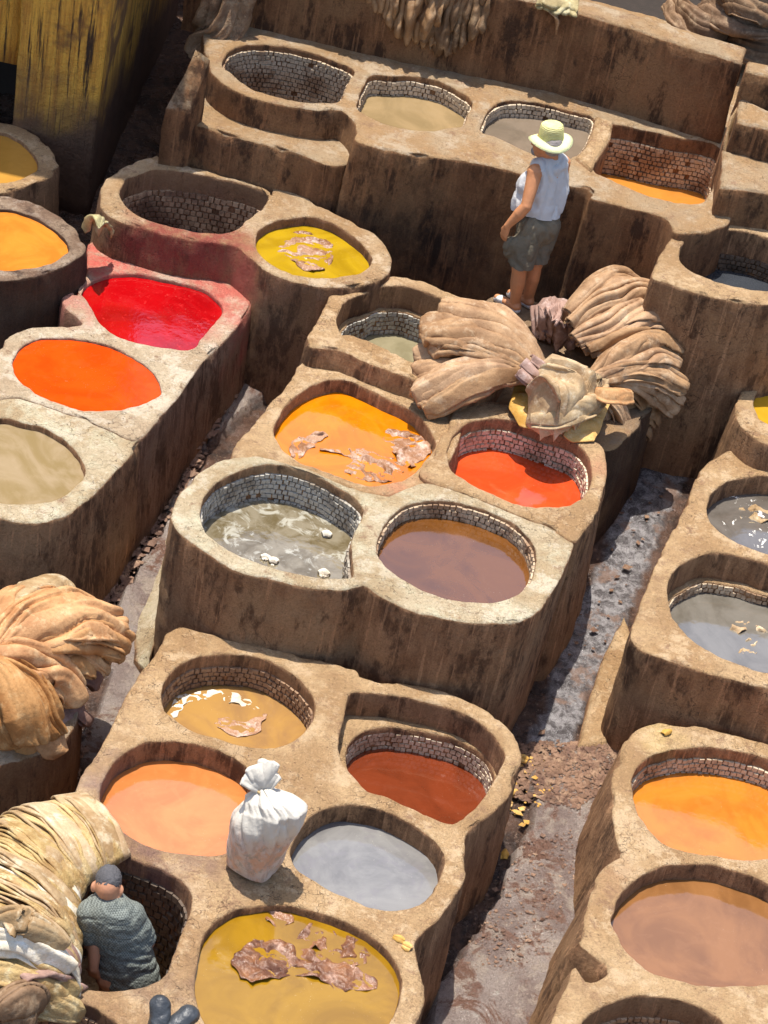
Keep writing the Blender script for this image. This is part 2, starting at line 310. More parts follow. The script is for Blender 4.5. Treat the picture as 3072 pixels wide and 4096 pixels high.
def tile_box():
    bm = bmesh.new(); bmesh.ops.create_cube(bm, size=1); bmesh.ops.scale(bm, vec=(1, 1, 1), verts=bm.verts)
    for v in bm.verts:
        if v.co.z > 0: v.co.x *= .86; v.co.y *= .86
    return bm
_tm = {}
def tile_mesh(m):
    if m not in _tm:
        me = bpy.data.meshes.new('tile'); bm = tile_box(); bm.to_mesh(me); bm.free(); me.materials.append(M[m]); _tm[m] = me
    return _tm[m]
CAMXY = np.array((0., 0.))
DYES = []
def vat_block(label, z, outline, holes, z0, m='adobe', batter=.07, group='masonry vat blocks', lip=.026, rk=1., name='vat_block', cat='vat block', flat=False):
    """holes: dicts(pts, level (below rim), tile=(top depth, material) or None, ledge=(depth, pts or inset), floor, dye)"""
    out = smooth_loop(outline, .032 if not flat else .06); mb = MB(); tiles = []
    nr = normals(out); inn = out-nr*lip
    hl = []
    for h in holes:
        lp = smooth_loop(h['pts'], .028); hl.append((lp, normals(lp)))
    sheets = fill(inn, [lp+n*.020 for lp, n in hl], z)
    V, Fc, idx = sheets; base = mb.add(V, Fc); idx = [base+i for i in idx]
    # outer lip and wall
    n = len(out); prev = idx[:n]
    prof = [(-lip*.4, z-.003), (-lip*.08, z-.011), (0, z-.028)]
    zz = z-.07
    while zz > z0: prof.append((batter*(z-zz), zz)); zz -= .05 if not flat else .12
    chip = np.clip(pn(np.c_[out*6.5, np.full(n, z*3)], 21)-.22, 0, 1)*.07+np.clip(pn(np.c_[out*15, np.full(n, z)], 22)-.3, 0, 1)*.03
    for off, pz in prof:
        kz = max(0., 1-(z-pz)/.09)
        b = mb.add(np.hstack([out+nr*(off-chip*kz*.8)[:, None], (pz-chip*kz*.45)[:, None]]), [])
        cur = list(range(b, b+n))
        for i in range(n): j = (i+1) % n; mb.f.append((prev[i], cur[i], cur[j], prev[j]))
        prev = cur
    o = n
    for h, (lp, nn) in zip(holes, hl):
        k = len(lp); prev = idx[o:o+k]; o += k
        fl = z-h.get('floor', h['level']+.12); led = h.get('ledge')
        prof = [(.008, z-.003), (.002, z-.011), (0, z-.026)]
        stop = z-led[0] if led else fl
        zz = z-.06
        while zz > stop: prof.append((0, zz)); zz -= .04
        prof.append((0, stop))
        def down(prev, lp, nn, prof):
            for off, pz in prof:
                b = mb.add(np.hstack([lp+nn*off, np.full((len(lp), 1), pz)]), []); cur = list(range(b, b+len(lp)))
                for i in range(len(lp)): j = (i+1) % len(lp); mb.f.append((prev[j], cur[j], cur[i], prev[i]))
                prev = cur
            return prev
        prev = down(prev, lp, nn, prof); il, inn_ = lp, nn
        if led:
            il = smooth_loop(led[1], .028) if not isinstance(led[1], float) else lp-nn*led[1]
            inn_ = normals(il)
            V2, F2, id2 = fill(lp, [il], stop); b = mb.add(V2, F2); prev = [b+id2[len(lp)+i] for i in range(len(il))]
            prof = [(-.006, stop-.012)]; zz = stop-.04
            while zz > fl: prof.append((-.008, zz)); zz -= .04
            prof.append((-.008, fl)); prev = down(prev, il, inn_, prof)
        V2, F2, id2 = fill(il-inn_*.008 if led else il, [], fl, .08); mb.add(V2, F2)
        if h.get('tile'):
            top, tm = h['tile'][:2]; tw = h['tile'][2] if len(h['tile']) > 2 else .036
            bot = z-h['level'] if not h.get('dry') else fl
            ts = smooth_loop(il, tw); tn = normals(ts, 1); zc = z-top-tw*.5; row = 0
            while zc > bot-tw*.5:
                for i in range(len(ts)):
                    p = ts[i] if row % 2 == 0 else .5*(ts[i]+ts[(i+1) % len(ts)])
                    nv = -tn[i]; tc = CAMXY-p; tc = tc/np.linalg.norm(tc)
                    if nv@tc < -.35 and random.random() < 1: continue
                    if random.random() < .015: continue
                    tiles.append((p, nv, zc, tw, tm))
                zc -= tw*1.02; row += 1
        if h.get('dye'):
            lz = z-h['level']; dn, dl, dm = h['dye']
            dp = il+inn_*.03; V3, F3, _ = fill(dp, [], lz, .06); DYES.append((dn, dl, dm, V3, F3))
    v = mb.verts(); w = rough(v, rk)
    loc = (out[:, 0].mean(), out[:, 1].mean(), z0)
    ob = mesh(name, w, mb.f, m, loc=loc); tag(ob, label, cat, group)
    if tiles:
        P_ = np.array([(p[0]+nv[0]*.004, p[1]+nv[1]*.004, zc) for p, nv, zc, tw, tm in tiles]); Q = rough(P_, rk)
        order = np.argsort([np.hypot(q[0], q[1]) for q in P_]); parts = set(order[:300].tolist()); rests = {}
        cube = np.array([(x, y, zc_) for zc_ in (-.5, .5) for y in (-.5, .5) for x in (-.5, .5)]); cube[4:, :2] *= .86
        cf = [(4, 5, 7, 6), (0, 1, 5, 4), (1, 3, 7, 5), (3, 2, 6, 7), (2, 0, 4, 6)]
        rm = None
        for i, (p, nv, zc, tw, tm) in enumerate(tiles):
            zax = Vector((nv[0]+random.gauss(0, .06), nv[1]+random.gauss(0, .06), random.gauss(0, .06))).normalized(); xax = Vector((0, 0, 1)).cross(zax).normalized(); yax = zax.cross(xax)
            sx, sy = tw*random.uniform(.84, 1.02), tw*random.uniform(.82, 1.0); rz = random.gauss(0, .07)
            mt = Matrix(((xax.x, yax.x, zax.x), (xax.y, yax.y, zax.y), (xax.z, yax.z, zax.z))).to_4x4() @ Matrix.Rotation(rz, 4, 'Z') @ Matrix.Diagonal((sx, sy, .016*random.uniform(.8, 1.3), 1))
            mt.translation = Vector(Q[i])
            if i in parts:
                t = bpy.data.objects.new('tile', tile_mesh(tm)); COL.objects.link(t); t.parent = ob; mt.translation = Vector(Q[i])-ob.location; t.matrix_local = mt
            else:
                A = np.array(mt); rests.setdefault(tm, MB()).add(cube @ A[:3, :3].T+A[:3, 3], cf)
        for rm, rest in rests.items(): t = mesh('tile_lining', rest.verts(), rest.f, rm, parent=ob, smooth=False); t['kind'] = 'stuff'
    return ob

# ================================================================== SETTING
# ------------------------------------------------------------------ ground
def gz(x, y):
    b = np.interp(y, [5, 8, 8.65, 10.6, 12.1, 13.5, 14.2, 15.2, 16.2], [-.7, -.5, -.45, -.12, .1, .28, .45, .5, .6])
    return b
slabs = [[(-1.11, 13.65), (-1.15, 13.38), (-1.18, 13.15), (-1.2, 12.91), (-1.27, 12.69), (-1.29, 12.52), (-1.36, 11.85), (-1.42, 11.5), (-1.47, 11.4), (-1.48, 11.19), (-1.5, 10.92), (-1.49, 10.69), (-1.41, 10.19), (-1.49, 9.827), (-1.48, 9.71), (-1.29, 9.771), (-1.17, 10.45), (-1.15, 11.33), (-1.31, 12.45), (-0.984, 13.14), (-0.808, 13.69)],
         [(1.24, 10.39), (1.42, 10.61), (1.73, 10.75), (1.72, 9.893), (1.55, 8.714), (1.45, 8.393), (0.819, 8.219), (0.903, 8.844), (1.01, 9.121), (1.12, 9.408), (1.24, 9.94), (1.25, 10.14)]]
slurry = [[(1.57, 13.14), (1.94, 13.56), (2.03, 13.37), (1.89, 12.77), (1.75, 12.1), (1.68, 11.69), (1.6, 11.52), (1.5, 11.07), (1.46, 10.58), (1.16, 10.55), (1.22, 10.85), (1.28, 11.27), (1.35, 11.81), (1.49, 12.31), (1.53, 12.64)],
          [(1.77, 14.21), (2.05, 14.14), (2.09, 13.79), (1.87, 13.36), (1.73, 13.6)]]
def in_any(P_, polys):
    k = np.zeros(len(P_), bool)
    for pl in polys: k |= inside(P_, np.array(pl))
    return k
def build_ground():
    xs = np.concatenate([[-60, -30, -12, -6], np.arange(-4, 4.01, .04), [6, 12, 30, 60]]); ys = np.concatenate([[-20, 0, 4], np.arange(6.4, 16.3, .04), [18, 25, 40, 80]])
    X, Y = np.meshgrid(xs, ys); x, y = X.ravel(), Y.ravel(); P_ = np.stack([x, y], 1); z = gz(x, y)
    wob = np.stack([x, y, z], 1); pp = P_+.03*np.stack([pn(wob*7, 3), pn(wob*7, 4)], 1)
    sl_ = in_any(pp, slabs); su = in_any(pp, slurry)
    fine = (abs(x) < 4.1) & (y > 6.3) & (y < 16.4)
    lump = .035*pn(wob*4, 2)+.025*np.abs(pn(wob*9, 6))+.015*pn(wob*22, 7)
    z = z+np.where(fine, np.where(sl_, .06+lump*.18, np.where(su, -.02+lump*.5, -.04+lump*1.25)), 0)
    nx, ny = len(xs), len(ys)
    f = [(j*nx+i, j*nx+i+1, (j+1)*nx+i+1, (j+1)*nx+i) for j in range(ny-1) for i in range(nx-1)]
    o = mesh('ground', np.stack([x, y, z], 1), f, 'ground', loc=(0, 0, 0)); o['kind'] = 'structure'; o['label'] = 'wet grey and brown mud path between the vats'
    a = o.data.color_attributes.new('zone', 'FLOAT_COLOR', 'POINT')
    cmt = np.ones((len(x), 4)); cmt[:, 0] = sl_; cmt[:, 1] = su; cmt[:, 2] = 0
    a.data.foreach_set('color', cmt.astype(np.float32).ravel())
build_ground()

# ------------------------------------------------------------------ vat blocks
def hole(pts, level, dye=None, tile=None, ledge=None, floor=None, dry=False):
    d = dict(pts=pts, level=level, dye=dye, tile=tile, ledge=ledge, dry=dry)
    if floor: d['floor'] = floor
    return d
Lq = {}
def lq(name, *a, **k): Lq[name] = liquid(name, *a, **k); return Lq[name]
lq('dye_ochre_left', (0.522, 0.261, 0.04785)); lq('dye_orange_left', (0.609, 0.2088, 0.0261), (0.5742, 0.1827, 0.02175))
lq('dye_red', (0.3654, 0.00174, 0.00348), (0.3132, 0.00087, 0.00261), streak=((.5, .02, .02), 30, .58, .6)); lq('dye_vermilion', (0.6438, 0.05916, 0.00348), (0.6, 0.053, 0.003), .09, ior=1.2)
lq('dye_beige', (0.3045, 0.2262, 0.1348), (0.2697, 0.1914, 0.087)); lq('dye_yellow', (.40, .25, .008), (.35, .205, .006)); lq('dye_slate', (0.0435, 0.04785, 0.05655), ior=1.5)
lq('dye_khaki', (0.2697, 0.2306, 0.1392), (0.2349, 0.2001, 0.1131)); lq('dye_amber', (.60, .175, .0015), (.55, .15, .0015)); lq('dye_coral', (0.609, 0.07395, 0.0174), (0.5568, 0.0609, 0.01305))
lq('dye_greenish', (0.215, 0.18, 0.12), (0.135, 0.10, 0.045), streak=((.42, .40, .33), 6, .52, .8), nscale=5, ior=1.6, bump=.006); lq('dye_brown', (0.1479, 0.05394, 0.01044), (0.1218, 0.0435, 0.0087), ior=1.65)
lq('dye_honey', (0.3654, 0.2001, 0.05655), (0.3219, 0.174, 0.0696), foam=None); lq('dye_peach', (.55, .19, .055), (.51, .17, .045), ior=1.5); lq('dye_rust', (0.174, 0.03306, 0.01044), (0.1479, 0.02784, 0.0087), ior=1.6)
lq('dye_grey', (0.2175, 0.2088, 0.1958), (0.174, 0.1653, 0.161), streak=((.17, .155, .165), 7, .52, .35)); lq('dye_mustard', (.285, .15, .007), (.25, .125, .006))
lq('dye_sand', (0.3132, 0.2175, 0.1087), (0.2871, 0.2001, 0.0957)); lq('dye_dun', (0.2001, 0.1522, 0.1087), (0.174, 0.1348, 0.0957)); lq('dye_deep_orange', (0.5394, 0.2088, 0.0348))
lq('dye_ash', (0.1392, 0.1218, 0.1044), (0.1044, 0.087, 0.0696), ior=1.65, foam=(9, .60)); lq('dye_pewter', (0.174, 0.1566, 0.1305), (0.1392, 0.1218, 0.0957), ior=1.75); lq('dye_apricot', (.52, .175, .02), (.48, .155, .018), ior=1.5)
lq('dye_caramel', (.245, .108, .036), (.215, .092, .03), ior=1.5); lq('dye_sunny', (0.5394, 0.2958, 0.0174))

# upper terrace of four tiled vats, with its lower shelf at the left
vat_block('long stepped masonry row of four tiled vats behind the standing man', 1.75,
  [(-1.81, 14.71), (-1.63, 14.59), (-1.43, 14.55), (-1.2, 14.56), (-1.02, 14.6), (-0.897, 14.65), (-0.806, 14.53), (-0.769, 14.39), (-0.761, 14.26), (-0.555, 14.23), (-0.323, 14.26), (-0.033, 14.32), (0.26, 14.33), (0.449, 14.32), (0.574, 14.32), (0.731, 14.31), (0.905, 14.31), (0.926, 14.19), (1.17, 14.18), (1.41, 14.16), (1.49, 14.1), (1.53, 13.97), (1.62, 14), (1.76, 14.09), (1.89, 14.25), (1.92, 14.41), (1.84, 14.51), (1.81, 14.64), (1.85, 14.96), (1.89, 15.46), (1.99, 16.12), (1.93, 17.16), (0.746, 17.43), (-0.535, 17.3), (-1.79, 17.08), (-2.18, 16.77), (-2.1, 15.6), (-1.94, 14.96)],
  [hole([(-1.82, 14.95), (-1.74, 14.86), (-1.58, 14.7), (-1.45, 14.66), (-1.27, 14.65), (-1.1, 14.69), (-0.954, 14.78), (-0.932, 14.93), (-0.919, 15.15), (-0.925, 15.33), (-1.08, 15.4), (-1.28, 15.44), (-1.49, 15.44), (-1.7, 15.35), (-1.81, 15.2)], .9, tile=(.05, 'tile_cream'), dry=True, floor=.95),
   hole([(-0.785, 15.3), (-0.646, 15.37), (-0.467, 15.44), (-0.279, 15.44), (-0.119, 15.35), (-0.018, 15.24), (-0.028, 15.04), (-0.048, 14.84), (-0.165, 14.73), (-0.308, 14.63), (-0.485, 14.6), (-0.657, 14.63), (-0.801, 14.73), (-0.812, 14.93), (-0.803, 15.15)], .17, tile=(.05, 'tile_pale'), dye=('dye_bath', 'sandy brown liquid in the second tiled vat of the upper row', 'dye_sand')),
   hole([(0.17, 15.3), (0.227, 15.36), (0.306, 15.4), (0.487, 15.45), (0.676, 15.44), (0.866, 15.42), (0.882, 15.27), (0.845, 14.96), (0.783, 14.76), (0.71, 14.66), (0.612, 14.62), (0.475, 14.65), (0.335, 14.72), (0.195, 14.78), (0.094, 14.81), (0.091, 15.02), (0.116, 15.18)], .13, tile=(.03, 'tile_pale'), dye=('dye_bath', 'dull brown liquid behind the hat of the standing man', 'dye_dun')),
   hole([(1.02, 15.37), (1.42, 15.39), (1.81, 15.39), (1.8, 14.94), (1.76, 14.65), (1.69, 14.47), (1.52, 14.41), (1.34, 14.41), (1.16, 14.48), (1.01, 14.56), (0.93, 14.61), (0.96, 14.86), (0.994, 15.11)], .42, tile=(.12, 'tile_cream'), dye=('dye_bath', 'strip of orange liquid deep in the square vat right of the man', 'dye_deep_orange'))],
  .2, 'adobe_wall', batter=.03)
vat_block('low cracked ledge in front of the grey empty tiled vat at the upper left', 1.52,
  [(-1.94, 14.47), (-1.73, 14.39), (-1.49, 14.36), (-1.27, 14.33), (-1.12, 14.33), (-0.935, 14.27), (-0.786, 14.32), (-0.747, 14.46), (-0.772, 14.68), (-0.878, 14.76), (-1.01, 14.72), (-1.2, 14.67), (-1.44, 14.67), (-1.64, 14.71), (-1.82, 14.84), (-1.94, 14.96), (-1.94, 14.75)], [], .2, 'adobe_wall', batter=.03, name='masonry_ledge', cat='ledge', group=None)

# horseshoe vat + round yellow vat
vat_block('joined horseshoe vat and round vat of yellow dye below the upper terrace', 1.2,
  [(-2.14, 14.45), (-2.23, 14.33), (-2.32, 14.19), (-2.4, 14), (-2.41, 13.85), (-2.37, 13.67), (-2.33, 13.55), (-2.21, 13.46), (-2.03, 13.43), (-1.86, 13.41), (-1.68, 13.42), (-1.52, 13.45), (-1.38, 13.46), (-1.3, 13.39), (-1.23, 13.33), (-1.14, 13.25), (-1.02, 13.2), (-0.877, 13.18), (-0.72, 13.19), (-0.571, 13.26), (-0.426, 13.37), (-0.326, 13.53), (-0.314, 13.66), (-0.342, 13.8), (-0.449, 13.99), (-0.618, 14.11), (-0.802, 14.19), (-0.951, 14.25), (-0.999, 14.36), (-1.14, 14.36), (-1.27, 14.35), (-1.27, 14.22), (-1.37, 14.33), (-1.68, 14.38), (-2.06, 14.4)],
  [hole([(-2.09, 14.24), (-2.19, 14.13), (-2.27, 14.01), (-2.27, 13.84), (-2.22, 13.72), (-2.13, 13.61), (-2, 13.55), (-1.82, 13.53), (-1.65, 13.54), (-1.49, 13.6), (-1.41, 13.68), (-1.37, 13.81), (-1.33, 13.94), (-1.29, 14.07), (-1.29, 14.21), (-1.36, 14.28), (-1.57, 14.31), (-1.83, 14.3)], .46, tile=(.16, 'tile_brown', .045), dye=('dye_bath', 'dark slate water deep in the horseshoe vat above the red dye', 'dye_slate')),
   hole([(-1.26, 13.59), (-1.26, 13.72), (-1.2, 13.87), (-1.08, 13.99), (-0.949, 14.06), (-0.788, 14.04), (-0.63, 13.93), (-0.515, 13.8), (-0.461, 13.69), (-0.463, 13.59), (-0.509, 13.49), (-0.592, 13.4), (-0.724, 13.32), (-0.861, 13.27), (-1.03, 13.3), (-1.15, 13.37), (-1.23, 13.48)], .08, dye=('dye_bath', 'yellow dye with wrinkled hides in a round vat below the terrace', 'dye_yellow'))],
  .1, 'adobe_redwall')

# left round vats
vat_block('half seen round vat of ochre dye by the yellow wall', 1.05, [(-3.34, 14.68), (-3.15, 14.67), (-2.96, 14.53), (-2.82, 14.33), (-2.79, 14.22), (-2.81, 14.06), (-2.9, 13.94), (-2.99, 13.81), (-3.08, 13.72), (-3.28, 13.73), (-3.5, 13.91), (-3.59, 14.22), (-3.51, 14.56)],
  [hole([(-3.3, 14.53), (-3.17, 14.5), (-3.05, 14.4), (-2.95, 14.25), (-2.93, 14.12), (-2.98, 14), (-3.06, 13.89), (-3.16, 13.83), (-3.31, 13.82), (-3.44, 13.94), (-3.51, 14.18), (-3.47, 14.4)], .03, dye=('dye_bath', 'ochre dye in the round vat at the upper left edge', 'dye_ochre_left'))], .1, 'adobe')
vat_block('round vat with dark grimy outer wall and bright orange dye at left edge', 1.15, [(-3.03, 13.52), (-2.86, 13.54), (-2.68, 13.49), (-2.5, 13.36), (-2.39, 13.22), (-2.34, 13.13), (-2.32, 13.05), (-2.4, 12.86), (-2.52, 12.67), (-2.66, 12.54), (-2.76, 12.49), (-3, 12.48), (-3.21, 12.69), (-3.31, 13.02), (-3.22, 13.38)],
  [hole([(-2.99, 13.35), (-2.86, 13.38), (-2.69, 13.32), (-2.55, 13.22), (-2.45, 13.08), (-2.44, 12.98), (-2.51, 12.83), (-2.63, 12.71), (-2.76, 12.62), (-2.95, 12.62), (-3.14, 12.75), (-3.21, 13), (-3.12, 13.26)], .03, dye=('dye_bath', 'light orange dye in the grimy round vat at the left edge', 'dye_orange_left'))], 0, 'adobe_dark')

# red block
vat_block('masonry block holding the red and the vermilion vats, stained pink', .9,
  [(-2.36, 13.34), (-2.33, 13.18), (-2.32, 12.88), (-2.39, 13.02), (-2.43, 12.94), (-2.37, 12.74), (-2.21, 12.57), (-2.4, 12.47), (-2.54, 12.37), (-2.62, 12.24), (-2.64, 12.12), (-2.74, 11.84), (-2.78, 11.56), (-2.62, 11.41), (-2.49, 11.56), (-2.38, 11.63), (-2.2, 11.6), (-1.95, 11.55), (-1.76, 11.49), (-1.59, 11.45), (-1.54, 11.59), (-1.44, 12.01), (-1.39, 12.33), (-1.33, 12.57), (-1.2, 13.09), (-1.18, 13.35), (-1.2, 13.6), (-1.29, 13.76), (-1.66, 13.79), (-2.09, 13.8), (-2.38, 13.61)],
  [hole([(-2.3, 12.95), (-2.26, 13.11), (-2.15, 13.24), (-2, 13.31), (-1.8, 13.33), (-1.58, 13.32), (-1.47, 13.26), (-1.37, 13.14), (-1.37, 13.02), (-1.42, 12.79), (-1.47, 12.57), (-1.63, 12.52), (-1.79, 12.5), (-1.94, 12.52), (-2.06, 12.59), (-2.12, 12.66), (-2.18, 12.77), (-2.24, 12.86)], .03, dye=('dye_bath', 'blood red dye in the vat under the horseshoe vat', 'dye_red')),
   hole([(-2.52, 11.99), (-2.52, 12.13), (-2.48, 12.24), (-2.39, 12.33), (-2.23, 12.39), (-2.1, 12.41), (-1.94, 12.39), (-1.78, 12.31), (-1.66, 12.22), (-1.58, 12.09), (-1.56, 12), (-1.61, 11.89), (-1.71, 11.77), (-1.8, 11.71), (-1.98, 11.65), (-2.14, 11.66), (-2.29, 11.71), (-2.41, 11.8), (-2.48, 11.89)], .022, dye=('dye_bath', 'smooth vermilion orange dye in the oval vat at left', 'dye_vermilion'))],
  -.3, 'adobe_red')
vat_block('masonry block with the beige vat, joined below the vermilion one', .885,
  [(-2.39, 11.68), (-2.21, 11.66), (-1.97, 11.61), (-1.77, 11.55), (-1.59, 11.51), (-1.57, 11.45), (-1.59, 11.32), (-1.64, 11.12), (-1.7, 10.9), (-1.76, 10.74), (-1.81, 10.63), (-1.91, 10.51), (-1.99, 10.46), (-2.08, 10.44), (-2.18, 10.44), (-2.44, 10.47), (-2.71, 10.71), (-2.84, 11.15), (-2.72, 11.55)],
  [hole([(-2.44, 11.39), (-2.32, 11.4), (-2.18, 11.4), (-2.03, 11.33), (-1.91, 11.22), (-1.84, 11.1), (-1.82, 10.99), (-1.86, 10.85), (-1.93, 10.72), (-2.02, 10.66), (-2.13, 10.61), (-2.28, 10.58), (-2.45, 10.61), (-2.58, 10.75), (-2.64, 10.97), (-2.58, 11.27)], .05, dye=('dye_bath', 'smooth beige liquid in the vat below the vermilion one', 'dye_beige'))],
  -.3, 'adobe_pale')

# middle group
vat_block('raised vat block of khaki liquid, half hidden by the brown hides', 1.14,
  [(-0.731, 12.56), (-0.723, 12.79), (-0.691, 13.03), (-0.674, 13.22), (-0.598, 13.29), (-0.458, 13.43), (-0.303, 13.61), (-0.136, 13.66), (0.047, 13.6), (0.226, 13.54), (0.48, 13.42), (0.594, 13.23), (0.593, 12.88), (0.498, 12.56), (0.273, 12.36), (0.039, 12.4), (-0.008, 12.43), (-0.177, 12.46), (-0.324, 12.5), (-0.489, 12.56), (-0.609, 12.55)],
  [hole([(-0.581, 12.92), (-0.579, 13.05), (-0.538, 13.21), (-0.443, 13.33), (-0.389, 13.43), (-0.291, 13.49), (-0.179, 13.53), (-0.046, 13.51), (0.122, 13.45), (0.264, 13.33), (0.348, 13.13), (0.314, 12.85), (0.213, 12.63), (0.102, 12.51), (-0.048, 12.49), (-0.219, 12.52), (-0.338, 12.58), (-0.46, 12.68), (-0.55, 12.82)], .38, tile=(.20, 'tile_grey'), ledge=(.19, .03), dye=('dye_bath', 'khaki liquid in the tiled vat beside the brown hides', 'dye_khaki'))],
  -.1, 'adobe')
vat_block('sloping masonry block around the amber vat of floating hides', .985,
  [(-0.74, 12.64), (-0.762, 12.43), (-0.804, 12.22), (-0.875, 12), (-0.929, 11.74), (-0.991, 11.52), (-0.983, 11.37), (-0.849, 11.42), (-0.706, 11.43), (-0.466, 11.39), (-0.285, 11.35), (-0.106, 11.32), (0.032, 11.37), (0.215, 11.55), (0.32, 11.66), (0.366, 12.35), (0.17, 12.72), (-0.17, 12.93), (-0.531, 13.01)],
  [hole([(-0.775, 11.73), (-0.787, 11.86), (-0.75, 12.08), (-0.671, 12.27), (-0.562, 12.41), (-0.451, 12.48), (-0.324, 12.45), (-0.192, 12.39), (-0.057, 12.34), (0.062, 12.27), (0.166, 12.14), (0.221, 12.03), (0.221, 11.93), (0.185, 11.8), (0.137, 11.66), (0.076, 11.56), (-0.036, 11.45), (-0.124, 11.41), (-0.209, 11.41), (-0.359, 11.44), (-0.488, 11.46), (-0.598, 11.49), (-0.695, 11.58)], .11, dye=('dye_bath', 'bright amber dye with pale hides floating in it', 'dye_amber'))],
  -.3, 'adobe')
vat_block('masonry block with the coral vat, under the draped grey brown hide', 1.015,
  [(0.319, 12.48), (0.464, 12.54), (0.638, 12.6), (0.831, 12.6), (1.06, 12.42), (1.27, 12.35), (1.32, 12.16), (1.33, 11.94), (1.31, 11.75), (1.29, 11.58), (1.22, 11.39), (1.16, 11.26), (0.989, 11.34), (0.749, 11.42), (0.45, 11.5), (0.254, 11.54), (0.158, 11.61), (0.223, 11.81), (0.241, 12), (0.275, 12.18)],
  [hole([(0.316, 11.86), (0.316, 12), (0.346, 12.14), (0.418, 12.27), (0.54, 12.36), (0.648, 12.39), (0.769, 12.38), (0.912, 12.35), (1.05, 12.32), (1.13, 12.28), (1.2, 12.18), (1.23, 12.06), (1.23, 11.91), (1.21, 11.77), (1.16, 11.67), (1.09, 11.59), (0.974, 11.54), (0.842, 11.51), (0.711, 11.53), (0.559, 11.58), (0.435, 11.64), (0.351, 11.73)], .25, tile=(.09, 'tile_pale'), dye=('dye_bath', 'coral red dye in the tiled vat under the draped hides', 'dye_coral'))],
  -.3, 'adobe')
vat_block('big curved block of two vats in the middle, limed rim', 1.0,
  [(-0.986, 11.37), (-1.09, 11.25), (-1.16, 11.11), (-1.21, 10.96), (-1.23, 10.8), (-1.22, 10.67), (-1.2, 10.61), (-1.14, 10.53), (-1, 10.43), (-0.862, 10.35), (-0.735, 10.29), (-0.586, 10.29), (-0.384, 10.29), (-0.24, 10.31), (-0.112, 10.35), (-0.02, 10.42), (0.055, 10.37), (0.182, 10.31), (0.303, 10.28), (0.45, 10.28), (0.593, 10.3), (0.738, 10.33), (0.881, 10.38), (0.937, 10.43), (0.999, 10.52), (1.05, 10.66), (1.11, 10.87), (1.14, 11.04), (1.16, 11.3), (0.988, 11.39), (0.746, 11.49), (0.447, 11.56), (0.212, 11.55), (0.03, 11.37), (-0.109, 11.32), (-0.287, 11.35), (-0.468, 11.39), (-0.708, 11.43), (-0.853, 11.43)],
  [hole([(-1.04, 10.69), (-1.06, 10.79), (-1.06, 10.95), (-1.01, 11.11), (-0.909, 11.25), (-0.808, 11.34), (-0.7, 11.38), (-0.563, 11.38), (-0.399, 11.34), (-0.239, 11.26), (-0.152, 11.18), (-0.122, 11.08), (-0.139, 10.96), (-0.151, 10.81), (-0.13, 10.66), (-0.1, 10.52), (-0.122, 10.46), (-0.274, 10.41), (-0.402, 10.4), (-0.547, 10.4), (-0.732, 10.44), (-0.881, 10.5), (-0.99, 10.58)], .27, tile=(.07, 'tile_grey'), dye=('dye_bath', 'cloudy greenish water rippling in the limed middle vat', 'dye_greenish')),
   hole([(0.005, 10.78), (0.004, 10.92), (0.035, 11.07), (0.09, 11.22), (0.175, 11.32), (0.273, 11.38), (0.427, 11.41), (0.582, 11.4), (0.744, 11.35), (0.853, 11.27), (0.92, 11.16), (0.953, 11.03), (0.958, 10.89), (0.929, 10.76), (0.864, 10.64), (0.766, 10.55), (0.623, 10.49), (0.429, 10.47), (0.274, 10.51), (0.145, 10.59), (0.055, 10.68)], .13, tile=(.03, 'tile_cream'), dye=('dye_bath', 'glossy brown liquid in the right one of the limed middle vats', 'dye_brown'))],
  -.45, 'adobe_pale', batter=.0)
vat_block('dark masonry platform under the hide heap where the man stands', .93,
  [(0.406, 13.98), (0.802, 14.05), (1.21, 14), (1.55, 13.71), (1.64, 13.21), (1.56, 12.87), (1.47, 12.64), (1.33, 12.4), (0.992, 12.35), (0.537, 12.61), (0.311, 12.97), (0.357, 13.46)], [], -.1, 'adobe_darker', name='masonry_platform', cat='platform', group=None, batter=.05)

